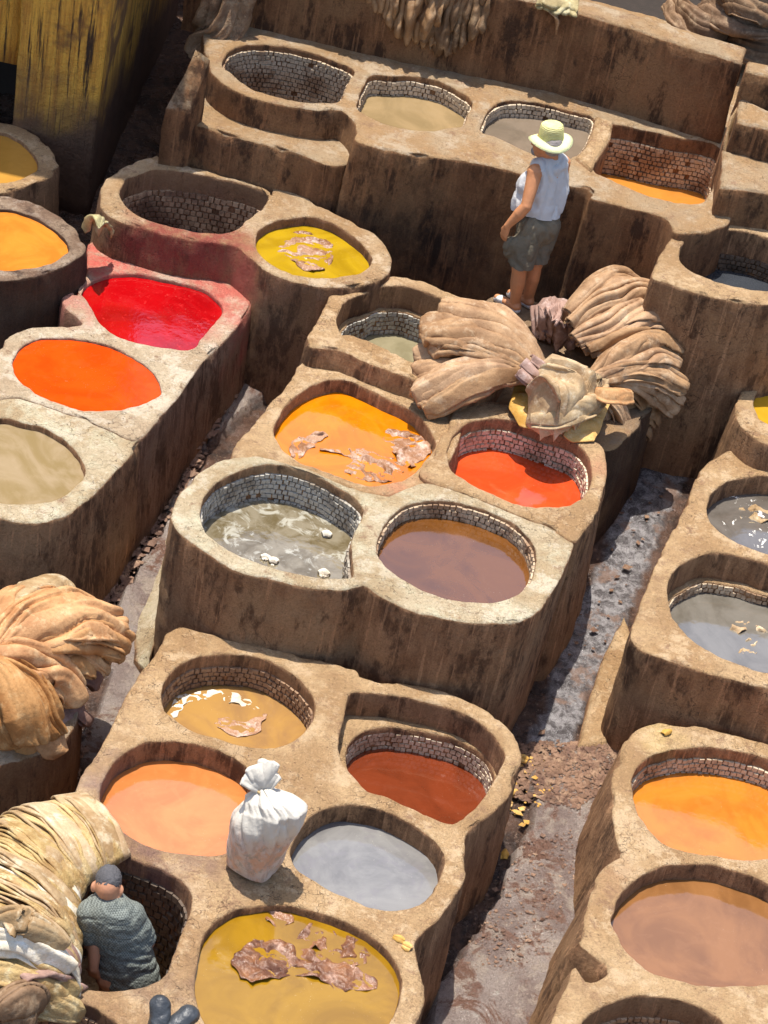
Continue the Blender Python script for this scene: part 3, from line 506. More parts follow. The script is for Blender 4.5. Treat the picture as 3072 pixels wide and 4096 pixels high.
# lower middle block of seven vats
vat_block('wide low block of seven vats in the foreground with the white sack on it', .48,
  [(-1.07, 10.29), (-0.864, 10.31), (-0.605, 10.3), (-0.404, 10.3), (-0.202, 10.29), (-0.039, 10.28), (0.048, 10.28), (0.075, 10.22), (0.205, 10.23), (0.401, 10.26), (0.552, 10.26), (0.755, 10.21), (0.913, 10.13), (1.02, 10.01), (1.07, 9.91), (1.08, 9.823), (1.07, 9.682), (1.04, 9.518), (0.966, 9.364), (0.899, 9.261), (0.833, 9.142), (0.825, 9.063), (0.85, 8.924), (0.847, 8.783), (0.807, 8.636), (0.739, 8.457), (0.674, 8.352), (0.643, 8.264), (0.691, 8.174), (0.73, 8.026), (0.739, 7.916), (0.72, 7.735), (0.671, 7.519), (0.54, 7.279), (0.232, 7.054), (-0.505, 6.799), (-1.33, 6.576), (-1.62, 6.964), (-1.57, 7.574), (-1.63, 7.97), (-1.53, 8.304), (-1.38, 8.489), (-1.3, 8.637), (-1.3, 8.808), (-1.29, 9.009), (-1.25, 9.14), (-1.23, 9.308), (-1.21, 9.553), (-1.17, 9.87), (-1.12, 10.08)],
  [hole([(-1.01, 9.69), (-1.02, 9.789), (-0.999, 9.899), (-0.952, 10), (-0.871, 10.09), (-0.756, 10.15), (-0.612, 10.19), (-0.493, 10.19), (-0.379, 10.15), (-0.27, 10.08), (-0.187, 9.993), (-0.15, 9.915), (-0.137, 9.817), (-0.152, 9.708), (-0.196, 9.599), (-0.274, 9.503), (-0.384, 9.448), (-0.527, 9.433), (-0.663, 9.447), (-0.803, 9.48), (-0.922, 9.539), (-0.985, 9.61)], .25, tile=(.10, 'tile_brown'), dye=('dye_bath', 'honey coloured liquid with white foam and a scrap of hide', 'dye_honey')),
   hole([(-1.16, 8.8), (-1.17, 8.912), (-1.16, 9.034), (-1.13, 9.143), (-1.04, 9.264), (-0.955, 9.321), (-0.839, 9.359), (-0.679, 9.364), (-0.531, 9.324), (-0.429, 9.254), (-0.367, 9.13), (-0.348, 8.952), (-0.366, 8.767), (-0.416, 8.631), (-0.504, 8.563), (-0.636, 8.533), (-0.772, 8.525), (-0.891, 8.552), (-1.02, 8.615), (-1.1, 8.698)], .16, dye=('dye_bath', 'smooth peach liquid beside the tied white sack', 'dye_peach')),
   hole([(0.031, 10.04), (0.049, 10.07), (0.164, 10.1), (0.318, 10.13), (0.467, 10.13), (0.618, 10.12), (0.77, 10.07), (0.877, 9.992), (0.955, 9.885), (0.98, 9.794), (0.95, 9.648), (0.914, 9.514), (0.859, 9.375), (0.814, 9.294), (0.738, 9.196), (0.625, 9.202), (0.528, 9.227), (0.379, 9.284), (0.236, 9.307), (0.147, 9.392), (0.075, 9.488), (0.034, 9.618), (0.029, 9.743), (0.03, 9.921)], .37, tile=(.235, 'tile_pale'),
        ledge=(.19, [(0.101, 9.67), (0.089, 9.793), (0.12, 9.916), (0.196, 10.01), (0.326, 10.07), (0.463, 10.09), (0.603, 10.09), (0.744, 10.07), (0.876, 9.999), (0.944, 9.9), (0.971, 9.79), (0.953, 9.687), (0.915, 9.552), (0.839, 9.426), (0.762, 9.339), (0.662, 9.33), (0.554, 9.341), (0.4, 9.399), (0.262, 9.435), (0.172, 9.498)]), dye=('dye_bath', 'rust red liquid in the deep tiled vat with one square corner', 'dye_rust')),
   hole([(-0.082, 8.685), (-0.09, 8.781), (-0.067, 8.902), (-0.02, 9.015), (0.058, 9.112), (0.161, 9.171), (0.299, 9.177), (0.425, 9.15), (0.543, 9.103), (0.644, 9.04), (0.703, 8.954), (0.724, 8.861), (0.714, 8.743), (0.682, 8.623), (0.613, 8.527), (0.497, 8.459), (0.374, 8.446), (0.263, 8.473), (0.121, 8.515), (0.015, 8.569), (-0.049, 8.622)], .15, dye=('dye_bath', 'milky grey liquid in the vat just right of the sack', 'dye_grey')),
   hole([(-0.425, 7.805), (-0.435, 7.938), (-0.413, 8.047), (-0.363, 8.153), (-0.283, 8.239), (-0.162, 8.302), (-0.07, 8.33), (0.062, 8.326), (0.244, 8.3), (0.383, 8.256), (0.499, 8.179), (0.572, 8.085), (0.606, 7.99), (0.611, 7.879), (0.584, 7.718), (0.506, 7.526), (0.3, 7.342), (0.083, 7.262), (-0.103, 7.274), (-0.261, 7.375), (-0.36, 7.526), (-0.405, 7.665)], .06, dye=('dye_bath', 'mustard yellow dye at the bottom edge with a brown hide floating', 'dye_mustard')),
   hole([(-1.12, 8.36), (-0.982, 8.413), (-0.804, 8.405), (-0.679, 8.368), (-0.588, 8.311), (-0.545, 8.231), (-0.538, 8.114), (-0.546, 7.972), (-0.555, 7.833), (-0.564, 7.702), (-0.632, 7.615), (-0.745, 7.549), (-0.861, 7.515), (-0.983, 7.535), (-1.11, 7.709), (-1.19, 8.003), (-1.19, 8.237)], .8, tile=(.12, 'tile_dark', .05), dry=True, floor=.8),
   hole([(-1.26, 7.399), (-1.14, 7.429), (-1.01, 7.428), (-0.869, 7.399), (-0.739, 7.338), (-0.647, 7.238), (-0.638, 7.096), (-0.868, 6.92), (-1.19, 6.86), (-1.38, 7.061), (-1.37, 7.296)], .6, tile=(.1, 'tile_brown'), dry=True, floor=.5)],
  -.75, 'adobe_purple', batter=.03)

# right blocks
vat_block('round vat with black water in the upper right corner, plain tan wall', 1.69,
  [(1.55, 14.08), (1.47, 13.84), (1.42, 13.58), (1.41, 13.41), (1.51, 13.39), (1.62, 13.36), (1.79, 13.34), (1.96, 13.34), (2.2, 13.4), (2.45, 13.55), (2.66, 13.94), (2.67, 14.33), (2.47, 14.54), (2.14, 14.5), (1.87, 14.41), (1.67, 14.27)],
  [hole([(1.58, 13.8), (1.59, 13.92), (1.63, 14.04), (1.69, 14.14), (1.81, 14.25), (2, 14.31), (2.2, 14.3), (2.38, 14.2), (2.41, 13.96), (2.33, 13.71), (2.2, 13.58), (2.02, 13.54), (1.84, 13.55), (1.67, 13.61), (1.6, 13.69)], .33, tile=(.2, 'tile_dark'), dye=('dye_bath', 'blue black water in the round vat at the upper right', 'dye_slate'))],
  .1, 'adobe', batter=.02)
vat_block('round vat of yellow dye cut by the right edge', .98,
  [(2.4, 13.75), (2.28, 13.59), (2.19, 13.34), (2.17, 13.15), (2.19, 13.02), (2.27, 12.9), (2.39, 12.83), (2.65, 12.89), (2.94, 13.2), (3.05, 13.58), (2.96, 13.84), (2.67, 13.9)],
  [hole([(2.4, 13.57), (2.32, 13.43), (2.3, 13.29), (2.32, 13.16), (2.39, 13.07), (2.65, 13.09), (2.85, 13.33), (2.91, 13.58), (2.83, 13.76), (2.6, 13.74)], .05, dye=('dye_bath', 'sunny yellow dye showing at the right edge', 'dye_sunny'))], -.1, 'adobe')
vat_block('tan block with two grey vats at the right edge', .77,
  [(2.23, 13.04), (2.1, 12.87), (2.01, 12.7), (1.96, 12.53), (1.9, 12.23), (1.85, 12.01), (1.8, 11.85), (1.71, 11.46), (1.64, 11.06), (1.6, 10.84), (1.61, 10.76), (1.69, 10.67), (1.83, 10.64), (2.04, 10.6), (2.23, 10.59), (2.44, 10.58), (2.84, 10.53), (3.11, 11.64), (3.06, 12.88), (2.68, 13.09), (2.39, 13.11)],
  [hole([(2.45, 12.77), (2.27, 12.68), (2.16, 12.59), (2.08, 12.44), (2.05, 12.29), (2.07, 12.13), (2.17, 12), (2.33, 11.92), (2.45, 11.91), (2.69, 11.97), (2.85, 12.23), (2.86, 12.59), (2.68, 12.79)], .16, dye=('dye_bath', 'grey scummy liquid in the upper grey vat at right', 'dye_ash')),
   hole([(1.91, 11.61), (2.05, 11.76), (2.19, 11.81), (2.33, 11.82), (2.45, 11.8), (2.69, 11.78), (2.87, 11.6), (2.89, 11.19), (2.73, 10.88), (2.45, 10.72), (2.28, 10.75), (2.13, 10.79), (1.98, 10.88), (1.86, 11.04), (1.83, 11.15), (1.81, 11.31), (1.84, 11.47)], .30, tile=(.22, 'tile_cream'), ledge=(.21, .035), dye=('dye_bath', 'pewter grey liquid with floating straw bits at right', 'dye_pewter'))],
  -.45, 'adobe', batter=.0)
vat_block('lower right block of three vats, apricot, caramel and one dark', .40,
  [(1.74, 10.37), (1.84, 10.48), (1.98, 10.52), (2.18, 10.55), (2.39, 10.53), (2.55, 10.52), (2.95, 10.47), (3.21, 9.954), (3.24, 7.788), (1.66, 7.362), (1.33, 7.708), (1.39, 7.982), (1.46, 8.297), (1.49, 8.429), (1.55, 8.363), (1.58, 8.345), (1.63, 8.378), (1.68, 8.437), (1.64, 8.487), (1.58, 8.529), (1.53, 8.566), (1.5, 8.63), (1.52, 8.753), (1.55, 8.958), (1.57, 9.08), (1.62, 9.21), (1.69, 9.298), (1.67, 9.405), (1.64, 9.614), (1.62, 9.927), (1.65, 10.09), (1.68, 10.25)],
  [hole([(1.75, 9.857), (1.74, 9.952), (1.77, 10.07), (1.84, 10.18), (1.94, 10.26), (2.04, 10.32), (2.19, 10.37), (2.34, 10.39), (2.55, 10.38), (2.75, 10.28), (2.84, 10.03), (2.77, 9.741), (2.6, 9.578), (2.39, 9.488), (2.2, 9.471), (2.11, 9.463), (2.01, 9.463), (1.91, 9.504), (1.84, 9.585), (1.78, 9.708)], .21, tile=(.09, 'tile_pale'), dye=('dye_bath', 'apricot liquid in the tiled vat at lower right', 'dye_apricot')),
   hole([(1.68, 8.788), (1.69, 8.874), (1.71, 8.993), (1.77, 9.113), (1.86, 9.23), (1.97, 9.311), (2.11, 9.368), (2.25, 9.393), (2.39, 9.382), (2.54, 9.348), (2.71, 9.246), (2.78, 9.023), (2.73, 8.809), (2.6, 8.648), (2.39, 8.547), (2.24, 8.497), (2.11, 8.483), (1.95, 8.497), (1.86, 8.536), (1.78, 8.608), (1.73, 8.678)], .13, dye=('dye_bath', 'caramel brown liquid in the vat at lower right', 'dye_caramel')),
   hole([(1.56, 8.04), (1.61, 8.134), (1.7, 8.224), (1.82, 8.302), (1.96, 8.334), (2.09, 8.343), (2.23, 8.317), (2.31, 8.254), (2.37, 8.121), (2.28, 7.911), (1.92, 7.724), (1.64, 7.734), (1.53, 7.885)], .5, tile=(.16, 'tile_brown'), floor=.5, dry=True)],
  -.75, 'adobe', batter=.13)
vat_block('block wall carrying the heap of orange tan hides at left', .38,
  [(-1.44, 9.546), (-1.44, 9.37), (-1.49, 9.211), (-1.62, 9.061), (-1.89, 8.917), (-2.14, 8.893), (-2.34, 9.57), (-2.02, 9.971), (-1.64, 10.01), (-1.48, 9.776)], [], -.5, 'adobe_wall', name='masonry_platform', cat='platform', group=None, batter=.05)

for dn, dl, dm, V, F_ in DYES:
    o = mesh(dn, V, F_, Lq[dm], loc=(V[:, 0].mean(), V[:, 1].mean(), V[0, 2])); tag(o, dl, 'dye', 'dye liquids filling the vats')

# ------------------------------------------------------------------ walls
def prism(name, tops, z0, m, label=None, cat=None, parent=None, group=None, seg=.08, rk=1.3):
    """wall with a (possibly sloping) top given by 3D corner points, subdivided and roughened"""
    T = [np.array(t, float) for t in tops]; n = len(T); T2 = []
    for i in range(n):
        a, b = T[i], T[(i+1) % n]; k = max(1, int(np.linalg.norm(b-a)/seg))
        T2 += [a+(b-a)*j/k for j in range(k)]
    T2 = np.array(T2)
    if area(T2) < 0: T2 = T2[::-1]
    nr = normals(T2, 1); N = len(T2)
    mb = MB(); top = T2.copy(); top[:, :2] -= nr*.02
    V, F_, idx = fill(top[:, :2], [], 0, .09)
    # height of interior points: fit a plane
    A = np.c_[T2[:, :2], np.ones(N)]; co, *_ = np.linalg.lstsq(A, T2[:, 2], rcond=None); V[:, 2] = np.c_[V[:, :2], np.ones(len(V))] @ co
    for i, k in enumerate(idx[:N]): V[k, 2] = T2[i, 2]
    b = mb.add(V, F_); prev = [b+i for i in idx[:N]]
    zt = T2[:, 2]; steps = [('t', .02)]+[('f', t) for t in np.linspace(0, 1, max(3, int((zt.max()-z0)/.09)))[1:]]
    for kd, t in steps:
        z_ = zt-t if kd == 't' else (zt-.02)*(1-t)+z0*t
        b = mb.add(np.c_[T2[:, :2], z_], []); cur = list(range(b, b+N))
        for i in range(N): j = (i+1) % N; mb.f.append((prev[i], cur[i], cur[j], prev[j]))
        prev = cur
    o = mesh(name, rough(mb.verts(), rk), mb.f, m, parent=parent, loc=(T2[:, 0].mean(), T2[:, 1].mean(), z0))
    return tag(o, label, cat, group)
wz = 2.46
prism('back_wall', [(1.816, 15.433, 2.4), (0.524, 15.661, 2.42), (-0.606, 15.591, 2.44), (-2.265, 15.652, 2.46), (-2.282, 15.909, 2.46), (-0.598, 15.806, 2.44), (0.619, 15.891, 2.42), (1.849, 15.73, 2.4)], 1.6, 'adobe_wall', 'long dark brown wall behind the upper row of vats', 'wall')
prism('side_wall', [(-2.1, 14.312, 1.66), (-1.924, 14.339, 1.66), (-1.858, 14.478, 2.02), (-1.974, 14.578, 2.02)], .2, 'adobe_wall', 'sloping end wall left of the empty tiled vat', 'wall')
prism('partition_wall', [(0.879, 15.254, 1.84), (1.014, 15.23, 1.84), (1.009, 15.024, 1.82), (0.954, 14.762, 1.8), (0.905, 14.564, 1.77), (0.783, 14.69, 1.77), (0.84, 14.866, 1.8), (0.874, 15.128, 1.82)], 1.5, 'adobe', 'short raised partition between the last two upper vats', 'wall', rk=.6)
prism('sloping_partition_wall', [(1.865, 15.31, 2.2), (1.899, 15.26, 2.2), (1.847, 15.038, 2), (1.849, 14.67, 1.82), (1.835, 14.468, 1.77), (1.782, 14.457, 1.77), (1.808, 14.855, 1.8), (1.79, 14.94, 2), (1.799, 15.088, 2.15)], 1.4, 'adobe', 'curved partition running down beside the square vat', 'wall', rk=.5)
# rising ledges at the right edge
for zt, pts, lab in ((1.98, [(1.79, 14.87), (2.12, 14.88), (2.46, 14.86), (2.45, 14.45), (2.12, 14.39), (1.78, 14.33)], 'lowest of the three stepped ledges in the right upper corner'),
                     (2.22, [(1.85, 15.27), (2.05, 15.17), (2.39, 15.15), (2.39, 14.84), (2.05, 14.86), (1.82, 14.87)], 'middle of the three stepped ledges in the right upper corner'),
                     (2.44, [(1.84, 15.41), (1.99, 15.42), (2.34, 15.44), (2.33, 15.21), (1.99, 15.22), (1.83, 15.23)], 'topmost of the three stepped ledges in the right upper corner')):
    far = [(x, y+.5) for x, y in pts[:3]]
    prism('masonry_step', [(*pts[0], zt), (*pts[1], zt), (*pts[2], zt), (*pts[3], zt), (*pts[4], zt), (*pts[5], zt)], .3 if zt < 2 else 1.2, 'adobe_wall', lab, 'step', group='stepped ledges at the right edge')

prism('plaster_skirt', [(1.627, 11.647, 0.1), (1.681, 11.81, 0.1), (1.765, 11.552, 0.08), (1.71, 11.188, 0.04), (1.653, 10.682, -0.02), (1.474, 10.62, -0.04), (1.513, 11.055, 0.02), (1.562, 11.343, 0.06)], -.4, 'adobe', 'low tan plaster skirt along the grey stream at right', 'ledge', rk=1.2)
prism('plaster_skirt', [(-1.305, 11.611, 0.12), (-1.239, 11.485, 0.12), (-1.202, 10.972, 0.08), (-1.198, 10.412, 0.02), (-1.292, 10.526, -0.03), (-1.378, 10.858, -0.03), (-1.381, 11.293, 0), (-1.354, 11.597, 0.04)], -.4, 'adobe_pale', 'pale plaster skirt at the left foot of the big curved block', 'ledge', rk=1.2)

def box(name, lo, hi, m, parent=None, seg=.25, rk=1., smooth=True):
    bm = bmesh.new(); bmesh.ops.create_cube(bm, size=1)
    bmesh.ops.bevel(bm, geom=bm.edges[:], offset=.01, segments=1, affect='EDGES') if False else None
    n = max(1, int(max(h-l for l, h in zip(lo, hi))/seg)); bmesh.ops.subdivide_edges(bm, edges=bm.edges[:], cuts=min(n, 24), use_grid_fill=True)
    v = np.array([v.co[:] for v in bm.verts]); lo, hi = np.array(lo), np.array(hi); v = lo+(v+.5)*(hi-lo)
    f = [[w.index for w in p.verts] for p in bm.faces]; bm.free()
    return mesh(name, rough(v, rk), f, m, parent=parent, loc=((lo[0]+hi[0])/2, (lo[1]+hi[1])/2, lo[2]), smooth=smooth)
c = (-2.629, 14.673, 0.5)
bw = root('stained_building', (c[0]-1.5, c[1], .3)); tag(bw, 'tall yellow stained building with a dark opening, upper left', 'building')
box('corner_pier', (c[0]-.62, c[1], .3), (c[0], c[1]+3.2, 6.5), 'yellow_wall', bw)
a = (-3.026, 14.673, 1.431); lt = (-3.197, 14.673, 1.438)
box('wall_above_opening', (c[0]-7, c[1]+.07, lt[2]+.06), (c[0]-.622, c[1]+3.2, 6.5), 'yellow_wall', bw)
box('opening_jamb', (a[0], c[1]+.09, .3), (c[0]-.624, c[1]+3.2, lt[2]+.055), 'yellow_wall', bw)
box('opening_back', (c[0]-7, c[1]+1.3, .3), (a[0]-.004, c[1]+1.5, lt[2]+.05), 'dark', bw)  # near-black panel, the darkness of the room painted in its colour
o = box('dark_back_wall', (-6, 18.4, .2), (9, 19, 4.6), 'dark', rk=2); tag(o, 'wall far behind the back wall, its shadow put into the dark colour', 'wall')  # shade of the far wall painted in with near-black
prism('dark_yard', [(-.4, 15.9, 1.7), (6, 17.2, 1.7), (6, 18.38, 1.7), (-.4, 18.38, 1.7)], .2, 'dark', 'yard floor behind the long wall, shade put into its dark colour', 'platform')  # sunlit floor; near-black colour stands in for shade behind the wall

# ================================================================== HIDES
def hide(name, v, f, m, label, cat='hide', group=None, thick=.008):
    o = mesh(name, v, f, m); tag(o, label, cat, group)
    if thick:
        s = o.modifiers.new('thick', 'SOLIDIFY'); s.thickness = thick; s.offset = -1
    return o
def bez(pts, n):
    p = np.array(pts, float); return smooth_loop(p, 1, closed=False) if False else np.stack([np.interp(np.linspace(0, 1, n), np.linspace(0, 1, len(p)), p[:, k]) for k in range(3)], 1)
def spline(pts, n):
    p = np.array(pts, float); q = smooth_loop(p, .01, closed=False); t = np.linspace(0, len(q)-1, n); i = np.arange(len(q)); return np.stack([np.interp(t, i, q[:, k]) for k in range(3)], 1)
def lobe(pts, w, t, seed=0, wr=.02, fr=5., na=72, ns=80, flat=.5, curl=0.):
    """a folded hide: rounded fold swept along a spine, with wrinkles running along it"""
    c_ = spline(pts, ns); T = np.gradient(c_, axis=0); T /= np.linalg.norm(T, axis=1)[:, None]
    up = np.array((0, 0, 1.)); Sd = np.cross(T, up); Sd /= np.linalg.norm(Sd, axis=1)[:, None]; N = np.cross(Sd, T)
    s = np.linspace(0, 1, ns); ww = np.interp(s, np.linspace(0, 1, len(w)), w); tt = np.interp(s, np.linspace(0, 1, len(t)), t)
    cap = np.sqrt(np.clip(1-(np.clip((s-.86)/.14, 0, 1))**2.4, 0, 1))*np.sqrt(np.clip(1-(np.clip((.06-s)/.06, 0, 1))**2, 0, 1)); cap = np.maximum(cap, .02)
    th = np.linspace(0, 2*np.pi, na, endpoint=False); V = []
    L = np.linalg.norm(c_[-1]-c_[0])
    for i in range(ns):
        a = th+curl*s[i]; cx, sx = np.cos(a), np.sin(a)
        px = np.sign(cx)*np.abs(cx)**(.85)*ww[i]*cap[i]; pz = np.sign(sx)*np.abs(sx)**(.8)*tt[i]*cap[i]
        q = np.stack([px*fr, np.full(na, s[i]*L*1.1), pz*fr*.6], 1); q[:, 0] += .5*pn(np.stack([px*3, np.full(na, s[i]*L*3), pz], 1), seed+3)
        rd = pn(q, seed); rd2 = pn(q*np.array((2.1, 1.3, 2.1)), seed+1); rid = (np.minimum(np.abs(rd)*3.2, 1.1)-.6)*1.1+rd2*.3
        amp = wr*cap[i]*(.5+.5*min(1, ww[i]/.12))
        px2 = px*(1+0); d = amp*rid
        nx, nz = cx/max(ww[i], .01), sx/max(tt[i], .01); nn = np.hypot(nx, nz); nx, nz = nx/nn, nz/nn
        V.append(c_[i]+np.outer(px+nx*d, Sd[i])+np.outer(pz+nz*d, N[i]))
    V = np.vstack(V); V = V+.01*np.stack([pn(V*9, 31), pn(V*9, 32), pn(V*9, 33)], 1)
    F_ = [(i*na+j, i*na+(j+1) % na, (i+1)*na+(j+1) % na, (i+1)*na+j) for i in range(ns-1) for j in range(na)]
    F_.append(tuple(range(na))[::-1]); F_.append(tuple((ns-1)*na+j for j in range(na)))
    return V, F_
def strip(pts, w, t, seed=0, wr=.02, fr=5., ns=90, layers=None):
    """a hide folded back and forth: an S of 3 to 4 layers swept along a spine"""
    r_ = np.random.default_rng(seed); nl = layers or int(r_.integers(2, 4)); c_ = spline(pts, ns); T = np.gradient(c_, axis=0); T /= np.linalg.norm(T, axis=1)[:, None]
    Sd = np.cross(T, (0, 0, 1.)); Sd /= np.linalg.norm(Sd, axis=1)[:, None]; N = np.cross(Sd, T)
    s = np.linspace(0, 1, ns); ww = np.interp(s, np.linspace(0, 1, len(w)), w); tt = np.interp(s, np.linspace(0, 1, len(t)), t)
    L = np.sum(np.linalg.norm(np.diff(c_, axis=0), axis=1)); sgn = r_.choice([-1, 1])
    ww = ww*(1-.55*np.clip((s-.9)/.1, 0, 1)**2); V = []; K = 34
    for i in range(ns):
        w_, t_ = ww[i], tt[i]; g = t_*.62/nl+.012; X = []; Z = []; LY = []
        for l in range(nl):
            e0 = 1+.16*r_c(seed, l, s[i]*L*2.2, 0); e1 = 1+.16*r_c(seed, l, s[i]*L*2.2, 9)
            u = np.linspace(-1, 1, K) if l % 2 == 0 else np.linspace(1, -1, K)
            x = np.where(u < 0, u*w_*e0, u*w_*e1)*(1+.05*l); dome = t_*1.5*(1-np.abs(u)**2.3)*(1-.12*l)
            X.append(x); Z.append(dome-l*g); LY.append(np.full(K, l))
            if l < nl-1:
                si = 1 if l % 2 == 0 else -1; a = np.linspace(0, np.pi, 9)[1:-1]
                X.append(x[-1]+si*np.sin(a)*g*.8); Z.append(-l*g-g*.5+np.cos(a)*g*.5); LY.append(np.full(7, l+.5))
        X, Z, LY = map(np.concatenate, (X, Z, LY)); X = X*sgn
        q = np.stack([X*fr*1.5, np.full(len(X), s[i]*L*.9), LY*.35], 1); q[:, 0] += .9*pn(np.stack([X*3, np.full(len(X), s[i]*L*3), LY*.1], 1), seed+3)
        n1, n2 = pn(q, seed), pn(q*np.array((2.2, 1.5, 1)), seed+1)
        d = wr*1.5*((np.minimum(np.abs(n1)*3.2, 1.1)-.6)+(np.minimum(np.abs(n2)*3, 1)-.5)*.28)*min(1, w_/.08)
        V.append(c_[i]+np.outer(X+.4*d, Sd[i])+np.outer(Z+d-t_*.5, N[i]))
    m_ = len(V[0]); V = np.vstack(V); V = V+.005*np.stack([pn(V*8, 31), pn(V*8, 32), pn(V*8, 33)], 1)
    return V, [(i*m_+j, i*m_+j+1, (i+1)*m_+j+1, (i+1)*m_+j) for i in range(ns-1) for j in range(m_-1)]
def r_c(seed, l, x, o): return float(pn(np.array([[x, l*1.7+o, seed*.37]]), 77)[0])*2
ORD = ['lowest', 'second', 'third', 'fourth', 'fifth', 'sixth', 'seventh', 'eighth', 'ninth', 'tenth', 'eleventh', 'topmost']
def fan_of(C, ends, lift, w, t, m, what, group, seed, bend=0., wr=.014, starts=None, **k):
    """folded hides fanned out from a pinch, lowest first"""
    r_ = np.random.default_rng(seed); n = len(ends)
    for i, e in enumerate(ends):
        c_ = np.array(starts[i] if starts else C, float)+r_.normal(0, .015, 3); e = np.array(e, float)+r_.normal(0, 1, 3)*(.035, .035, .02); d = e-c_; sd = np.array((-d[1], d[0], 0)); b = bend*(r_.uniform(.5, 1.2))
        wi = (w[i] if isinstance(w, list) else w)*r_.uniform(.75, 1.3); ti = t*r_.uniform(.6, 1.15)
        m1 = c_+d*.35+sd*b*.8+np.array((0, 0, lift*.8)); m2 = c_+d*.72+sd*b+np.array((0, 0, lift*.75))
        o_ = ORD[i] if i < n-1 else 'topmost'
        folded([c_, m1, m2, e], [wi*.35, wi*.8, wi*1.15, wi*.95], [ti*.7, ti, ti*1.1, ti*.8], m[i] if isinstance(m, list) else m, o_+' '+what, group, seed=seed*50+i, wr=wr*r_.uniform(.8, 1.3), **k)
def folded(pts, w, t, m, label, group, solid=False, **k):
    k.pop('na', None) if not solid else None
    if solid: v, f = lobe(pts, w, t, **k); return hide('folded_hide', v, f, m, label, 'hide', group, thick=0)
    v, f = strip(pts, w, t, **k); return hide('folded_hide', v, f, m, label, 'hide', group, thick=.009)
def sheet(c, bd, h, m, label, group, seed=0, folds=(0, 7), amp=.05, dome=.12, n=110, thick=.01, name='draped_hide', cat='hide', edge=.0, asym=.6, z_lo=None):
    """draped hide: outline bd around centre c (3D), a domed top with long leaning folds"""
    c = np.array(c, float); B = np.array(bd, float); ang = np.arctan2(B[:, 1]-c[1], B[:, 0]-c[0]); k = np.argsort(ang); ang = ang[k]; B = B[k]
    nth = n; th = np.linspace(-np.pi, np.pi, nth, endpoint=False)
    aa = np.concatenate([ang-2*np.pi, ang, ang+2*np.pi]); BB = np.vstack([B, B, B]); Bt = np.stack([np.interp(th, aa, BB[:, j]) for j in range(3)], 1)
    nr = n//2; rr = np.linspace(.02, 1, nr); V = []
    for r_ in rr:
        p = c+(Bt-c)*r_; prof = (1-r_**2.6); p[:, 2] = c[2]*prof+Bt[:, 2]*(1-prof)+dome*prof*0; V.append(p)
    V = np.vstack([c[None], *V]); rad = np.concatenate([[0], np.repeat(rr, nth)])
    d = np.array((math.cos(folds[0]), math.sin(folds[0]), 0)); sd = np.array((-d[1], d[0], 0))
    a = V@d; b = V@sd
    q = np.stack([a*1.2, b*folds[1], a*0+V[:, 2]*.5], 1); q[:, 1] += 1.1*pn(V*2.2, seed+5)
    n1 = pn(q, seed); n2 = pn(q*np.array((2, 2.2, 1)), seed+2); rid = (np.minimum(np.abs(n1)*3.2, 1.15)-.6)+(np.minimum(np.abs(n2)*3, 1)-.5)*.45
    am = amp*(1-.35*rad**2)
    V[:, 2] += am*rid; V += np.outer(am*asym*n2, sd)
    V += .007*np.stack([pn(V*11, 31), pn(V*11, 32), pn(V*11, 33)], 1)
    if edge: V += np.outer((rad > .9)*edge, np.ones(3))*np.stack([pn(V*14, 41), pn(V*14, 42), pn(V*14, 43)], 1)
    F_ = [(0, 1+j, 1+(j+1) % nth) for j in range(nth)]+[(1+i*nth+j, 1+(i+1)*nth+j, 1+(i+1)*nth+(j+1) % nth, 1+i*nth+(j+1) % nth) for i in range(nr-1) for j in range(nth)]
    return hide(name, V, F_, m, label, cat, group, thick)

G1 = 'orange tan hides fanned out in the heap at left'
fan_of((-1.994, 9.396, 0.72), [(-1.625, 9.101, 0.34), (-1.513, 9.223, 0.36), (-1.471, 9.444, 0.32), (-1.439, 9.612, 0.34), (-1.409, 9.674, 0.22), (-1.381, 9.98, 0.26)], .10, .10, .05, ['hide_orange', 'hide_orange', 'hide_pink', 'hide_pink', 'hide_pink', 'hide_pink'], 'hide on the shaded underside of the orange heap', G1, 5)
fan_of((-1.988, 9.305, 0.8), [(-1.69, 9.026, 0.42), (-1.587, 9.118, 0.46), (-1.511, 9.317, 0.46), (-1.444, 9.517, 0.47), (-1.415, 9.769, 0.46), (-1.362, 9.943, 0.48), (-1.344, 10.03, 0.54), (-1.352, 10.11, 0.6), (-1.519, 10.126, 0.66), (-1.715, 10.189, 0.68), (-1.883, 10.14, 0.7)], .17, [.13, .14, .15, .15, .11, .10, .11, .14, .12, .09, .09], .062, ['hide_orange']*9+['hide_pale', 'hide_orange'], 'fanned fold, from the front, of the orange heap at left', G1, 6, bend=.04, wr=.024, fr=7)
folded([(-1.964, 9.843, 0.82), (-1.852, 9.922, 0.84), (-1.745, 10.115, 0.76), (-1.666, 10.095, 0.7)], [.05, .08, .09, .06], [.04, .05, .05, .04], 'hide_pale', 'rounded pale lump at the upper edge of the orange heap', G1, seed=12, wr=.01)
G2 = 'grey brown hides folded beside the khaki vat'
fan_of((0.85, 12.712, 1.2), [(0.132, 12.261, 1.06), (0.053, 12.283, 1.09), (0.076, 12.349, 1.14), (0.002, 12.484, 1.17), (-0.034, 12.572, 1.22), (0.02, 12.656, 1.29), (0.011, 12.747, 1.35), (0.074, 12.862, 1.4), (0.273, 13.051, 1.4)], .12, [.07, .075, .08, .09, .085, .09, .12, .14, .13], .058, 'hide_tan', 'fold, from below, of the brown pile beside the khaki vat', G2, 7, bend=-.03, wr=.021, fr=8)
